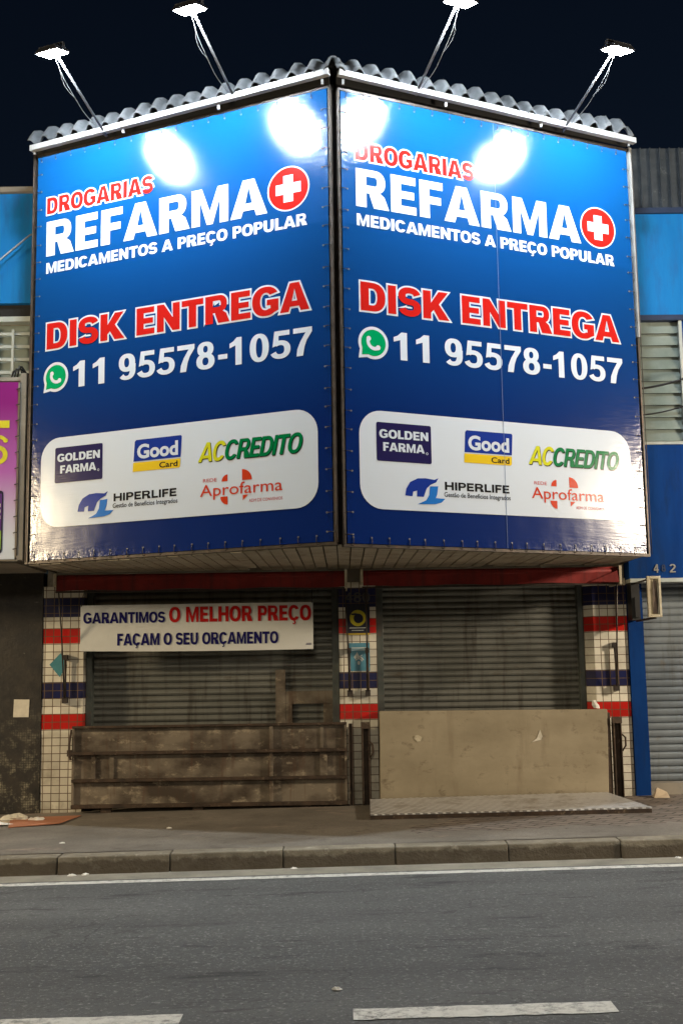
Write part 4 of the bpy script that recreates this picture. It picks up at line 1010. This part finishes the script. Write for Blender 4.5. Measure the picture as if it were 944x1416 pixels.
fill(b, [stroke(sup(-3.20, 3.60, .11, .075, 20, 200, 14), .035, .03)], 10.4165); fill(b, [stroke(sup(-3.20, 3.50, .10, .075, 80, -120, 14), .04, .045)], 10.4170); fill(b, [sup(-3.10, 3.635, .024, .02, 0, 360, 12, 2)[:-1]], 10.4160)
b.build('lettering', yl, root)
b = MB(o); fill(b, [rrect(-3.5, 2.585, -3.107, 3.165, .03)], 10.4165, 0); fill(b, [rrect(-3.48, 2.61, -3.12, 3.14, .02)], 10.4155, 1); fill(b, [rrect(-3.48, 2.61, -3.12, 2.80, .02)], 10.4145, 2)
for k in range(3): fill(b, [rrect(-3.165, 2.90 + k * .055, -3.13, 2.935 + k * .055, .005, 3)], 10.4145, 3)
b.build('phone_picture', [plain('phone_black', (.02, .015, .03), .3), plain('phone_screen_print', (.10, .03, .16), .3), plain('phone_green_print', (.25, .45, .06), .3), M['paper']], root)
b = MB((-3.3, 11.2, 5.6)); b.tube([(-4.2, 11.16, 5.05), (-3.49, 11.19, 5.62), (-3.30, 11.20, 5.79), (-3.14, 11.22, 5.94), (-3.0, 11.4, 6.06)], .009, 6)
b.build('cable', M['white_cable'], label='white cable running up across the light blue wall at left', cat='cable')
b = MB((-3.05, 10.5, 4.2))
for k in range(3): b.tube([(-3.10 + k * .03, 10.5, 4.20), (-3.06 + k * .03, 10.47, 4.30 + k * .03), (-2.99, 10.5, 4.36 - k * .03), (-2.94, 10.6, 4.27 + .02 * k), (-2.93, 10.9, 4.33)], .010, 6)
b.build('cable_bundle', M['black_plastic'], label='tangle of dark cable at the top corner of the magenta sign', cat='cable')

# ------------------------------------------------------------------ neighbour on the right
root = empty('clad_building', (5.5, 11.6, .15), label='deep blue building right of the drugstore with metal cladding, louvre window and pale shutter', cat='building'); o = root.location
b = MB(o); WY = 11.45; x = 2.9
while x < 8.9:
    b.box(x, x + .088, WY - .002, WY + .02, 6.215, 6.875); b.box(x + .088, x + .102, WY - .022, WY + .02, 6.215, 6.875); x += .102
b.build('metal_cladding', M['cladding'], root)
b = MB(o); b.box(2.9, 8.9, WY - .03, WY + .05, 6.155, 6.213); b.box(2.9, 8.9, WY - .03, WY + .05, 5.0, 5.055); b.build('dark_band', M['dark_blue'], root)
b = MB(o); b.box(2.9, 8.9, WY, WY + .2, 5.057, 6.153); b.build('upper_wall', M['sky_wall'], root)
b = MB(o); b.box(2.87, 3.02, WY, WY + .2, 2.42, 4.998); b.box(3.02, 8.9, WY, WY + .2, 2.34, 3.70); b.box(3.535, 8.9, WY, WY + .2, 3.702, 4.998); b.box(2.87, 3.0195, WY, WY + .2, 2.34, 2.4195); b.box(2.9, 8.9, WY + .25, 16, 2.34, 6.86)
b.build('wall', M['blue_wall'], root)
w = MB(o); w.box(3.02, 3.50, WY + .10, WY + .11, 3.70, 4.998); wo = w.build('window', M['dark_gap'], root)
b = MB(o); b.box(3.50, 3.533, WY - .01, WY + .12, 3.702, 4.998); b.box(3.022, 3.498, WY - .006, WY + .1, 3.702, 3.73); b.build('frame', M['frame_paint'], wo)
b = MB(o)
for k in range(10):
    z = 3.735 + k * .126
    b.hexa([(3.03, WY + .01, z), (3.495, WY + .01, z), (3.495, WY + .016, z), (3.03, WY + .016, z), (3.03, WY + .045, z + .128), (3.495, WY + .045, z + .128), (3.495, WY + .051, z + .128), (3.03, WY + .051, z + .128)])
b.build('louvre', M['frosted'], wo)
b = MB(o); b.box(2.87, 8.9, WY - .03, WY + .2, 2.30, 2.338); b.build('lintel', M['frame_paint'], root)
b = MB(o); b.box(2.872, 3.02, 11.60, 12.1, -.1, 2.30); b.build('pilaster', M['blue_wall'], root)
sh3 = shutter_mb(3.0, 5.2, 11.80, .32, 2.34, .072, o, .013).build('roller_shutter', M['shutter_pale'], root)
b = MB(o); b.box(3.022, 3.05, 11.70, 11.83, .33, 2.30); b.build('guide_rail', M['blue_wall'], sh3)
b = MB(o); b.box(3.022, 8.9, 11.62, 12.1, -.1, .318); b.build('doorstep', M['plaster'], root)
b = MB(o); b.box(5.2, 8.9, 11.62, 12.1, .319, 2.30); b.build('side_wall', M['blue_wall'], root)
b = MB(o)
put_text(b, text_pieces('4', 3.115, 3.165, 2.395, .085, .2, .15), WY - .008, 0); put_text(b, text_pieces('8', 3.195, 3.235, 2.405, .07, .2, .15), WY - .008, 1); put_text(b, text_pieces('2', 3.275, 3.335, 2.395, .085, .2, .15), WY - .008, 0)
b.build('house_number', [M['number_pale'], M['dark_blue']], root)
# projecting box sign, its face gone
root = empty('box_sign', (2.95, 11.2, 1.92), label='open metal box sign with a peeling cream end panel sticking out by the right pillar', cat='sign'); o = root.location
b = MB(o); b.box(2.872, 2.955, 11.42, 11.598, 1.925, 2.30); b.box(2.90, 2.94, 11.40, 11.4195, 1.95, 2.15); b.build('back_box', M['black_plastic'], root)
b = MB(o); b.bar((2.92, 11.42, 1.915), (2.96, 10.92, 1.925), .03, .018); b.bar((2.92, 11.42, 2.29), (2.96, 10.92, 2.305), .02, .014); b.bar((2.90, 10.91, 1.93), (2.90, 10.91, 2.30), .012, .02); b.build('bracket', M['dark_steel'], root)
b = MB(o); b.box(2.892, 2.918, 10.885, 10.905, 1.93, 2.32); b.box(3.0, 3.022, 10.885, 10.905, 1.93, 2.32); b.box(2.918, 3.0, 10.885, 10.905, 2.295, 2.32); b.box(2.918, 3.0, 10.885, 10.905, 1.93, 1.955); b.box(2.892, 3.022, 10.9055, 10.918, 1.93, 2.32); b.build('end_panel', M['cream'], root, bevel=.002)
scrap('peeling_patch', [(2.938, 1.965), (2.985, 1.962), (2.992, 2.10), (2.985, 2.27), (2.955, 2.285), (2.945, 2.2)], 10.9050, 'rust_bar', None, None).parent = root
for c_ in [x for x in col.objects if x.name.startswith('peeling_patch')]: c_.location = Vector(c_.location) - o
def wire(pts, r, label):
    b = MB(pts[0]); P = [Vector(p) for p in pts]; Q = []
    for i in range(len(P) - 1):
        for k in range(6):
            t = k / 6; p = P[i].lerp(P[i + 1], t); p.z -= .02 * math.sin(t * math.pi); Q.append(p)
    Q.append(P[-1]); b.tube(Q, r, 6); return b.build('wire', M['black_plastic'], label=label, cat='wire', group='wires across the louvre window')
wire([(2.95, 11.30, 4.24), (3.5, 11.22, 4.34), (5.5, 11.0, 4.72)], .012, 'upper dark wire crossing the louvre window on the right')
wire([(2.95, 11.30, 3.97), (3.5, 11.22, 4.06), (5.5, 11.0, 4.38)], .008, 'lower thin wire crossing the louvre window on the right')

# ------------------------------------------------------------------ litter
def flat_piece(name, pts, t, m, label, cat, lift=0.0):
    c = Vector((sum(p[0] for p in pts) / len(pts), sum(p[1] for p in pts) / len(pts), 0)); c.z = hb(c.x, c.y)
    b = MB(c); lo = [(x, y, hb(x, y) + .003 + (lift if i % 3 == 1 else 0)) for i, (x, y) in enumerate(pts)]; hi = [(x, y, z + t) for x, y, z in lo]
    b.face(lo[::-1]); b.face(hi)
    for i in range(len(pts)): j = (i + 1) % len(pts); b.face([lo[i], lo[j], hi[j], hi[i]])
    return b.build(name, M[m], label=label, cat=cat)
def crumple(name, cx, cy, cz, sx, sy, h, m, seed, label, cat):
    rr = random.Random(seed); b = MB((cx, cy, cz)); n = 9; rows = []
    for k, f in enumerate((1.0, .8, .5, .15)):
        rows.append([(cx + sx * f * math.cos(2 * math.pi * i / n) * rr.uniform(.6, 1.15), cy + sy * f * math.sin(2 * math.pi * i / n) * rr.uniform(.6, 1.15), cz + h * (0, .6, .9, .75)[k] * (rr.uniform(.4, 1.2) if k else 1)) for i in range(n)])
    for a, c in zip(rows, rows[1:]):
        for i in range(n): b.face([a[i], a[(i + 1) % n], c[(i + 1) % n], c[i]])
    b.face(rows[-1])
    return b.build(name, M[m], label=label, cat=cat)
flat_piece('cardboard_sheet', [(-3.05, 10.62), (-2.62, 10.72), (-2.55, 11.30), (-2.95, 11.28), (-3.15, 11.02)], .006, 'cardboard', 'flattened reddish cardboard sheet on the pavement by the left pillar', 'cardboard', .01)
flat_piece('cardboard_sheet', [(-3.9, 10.75), (-3.16, 10.70), (-3.12, 11.05), (-3.3, 11.2), (-3.9, 11.3)], .005, 'pale_card', 'flattened pale cardboard sheet at the far left of the pavement', 'cardboard', .01)
crumple('crumpled_paper', -3.26, 10.80, hb(-3.26, 10.8) + .015, .20, .07, .03, 'white_paper', 2, 'long crumpled white paper on the pale cardboard at far left', 'litter')
crumple('crumpled_paper', -3.12, 11.12, hb(-3.1, 11.1) + .012, .15, .10, .05, 'paper', 3, 'yellowish crumpled paper between the two cardboard sheets', 'litter')
crumple('crumpled_paper', -2.90, 11.02, hb(-2.9, 11.0) + .014, .09, .05, .035, 'white_paper', 4, 'small white crumpled paper lying on the reddish cardboard', 'litter')
b = MB((3.06, 11.4, hb(3.06, 11.4)))
h0 = hb(3.0, 11.4)
b.hexa([(2.99, 11.38, h0 + .002), (3.13, 11.34, h0 + .006), (3.15, 11.46, h0 + .006), (3.0, 11.50, h0 + .002), (3.03, 11.44, h0 + .085), (3.13, 11.42, h0 + .045), (3.135, 11.47, h0 + .05), (3.05, 11.48, h0 + .09)])
b.build('cardboard_box', M['pale_card'], label='small crushed pale box beside the doorstep on the right', cat='box')
for i, (x, y, z, s, lab) in enumerate(((-2.08, 8.93, SLOPE * -2.08, .030, 'white litter scrap in the gutter at the left kerb joint, further left'), (-1.98, 8.94, SLOPE * -1.98, .028, 'white litter scrap in the gutter right below the left kerb joint'),
        (-.40, 8.93, 0.0, .02, 'tiny white scrap in the gutter left of the middle'), (-.06, 5.62, 0.003, .022, 'tiny white scrap lying on the asphalt of the road'), (1.42, 10.62, hb(1.4, 10.6), .022, 'tiny white scrap on the pavement in front of the steel ramp'), (2.55, 10.66, hb(2.55, 10.66), .03, 'pale scrap at the right front corner of the steel ramp'),
        (-1.55, 10.3, hb(-1.55, 10.3), .02, 'tiny pale scrap on the left part of the pavement'), (-2.32, 9.62, hb(-2.32, 9.62), .02, 'tiny pale scrap near the kerb on the left part of the pavement'), (2.50, 8.92, .036, .024, 'tiny white scrap in the gutter at the right'))):
    crumple('litter_scrap', x, y, z + .002, s * 1.3, s * .8, s * .6, 'white_paper', 20 + i, lab, 'litter')
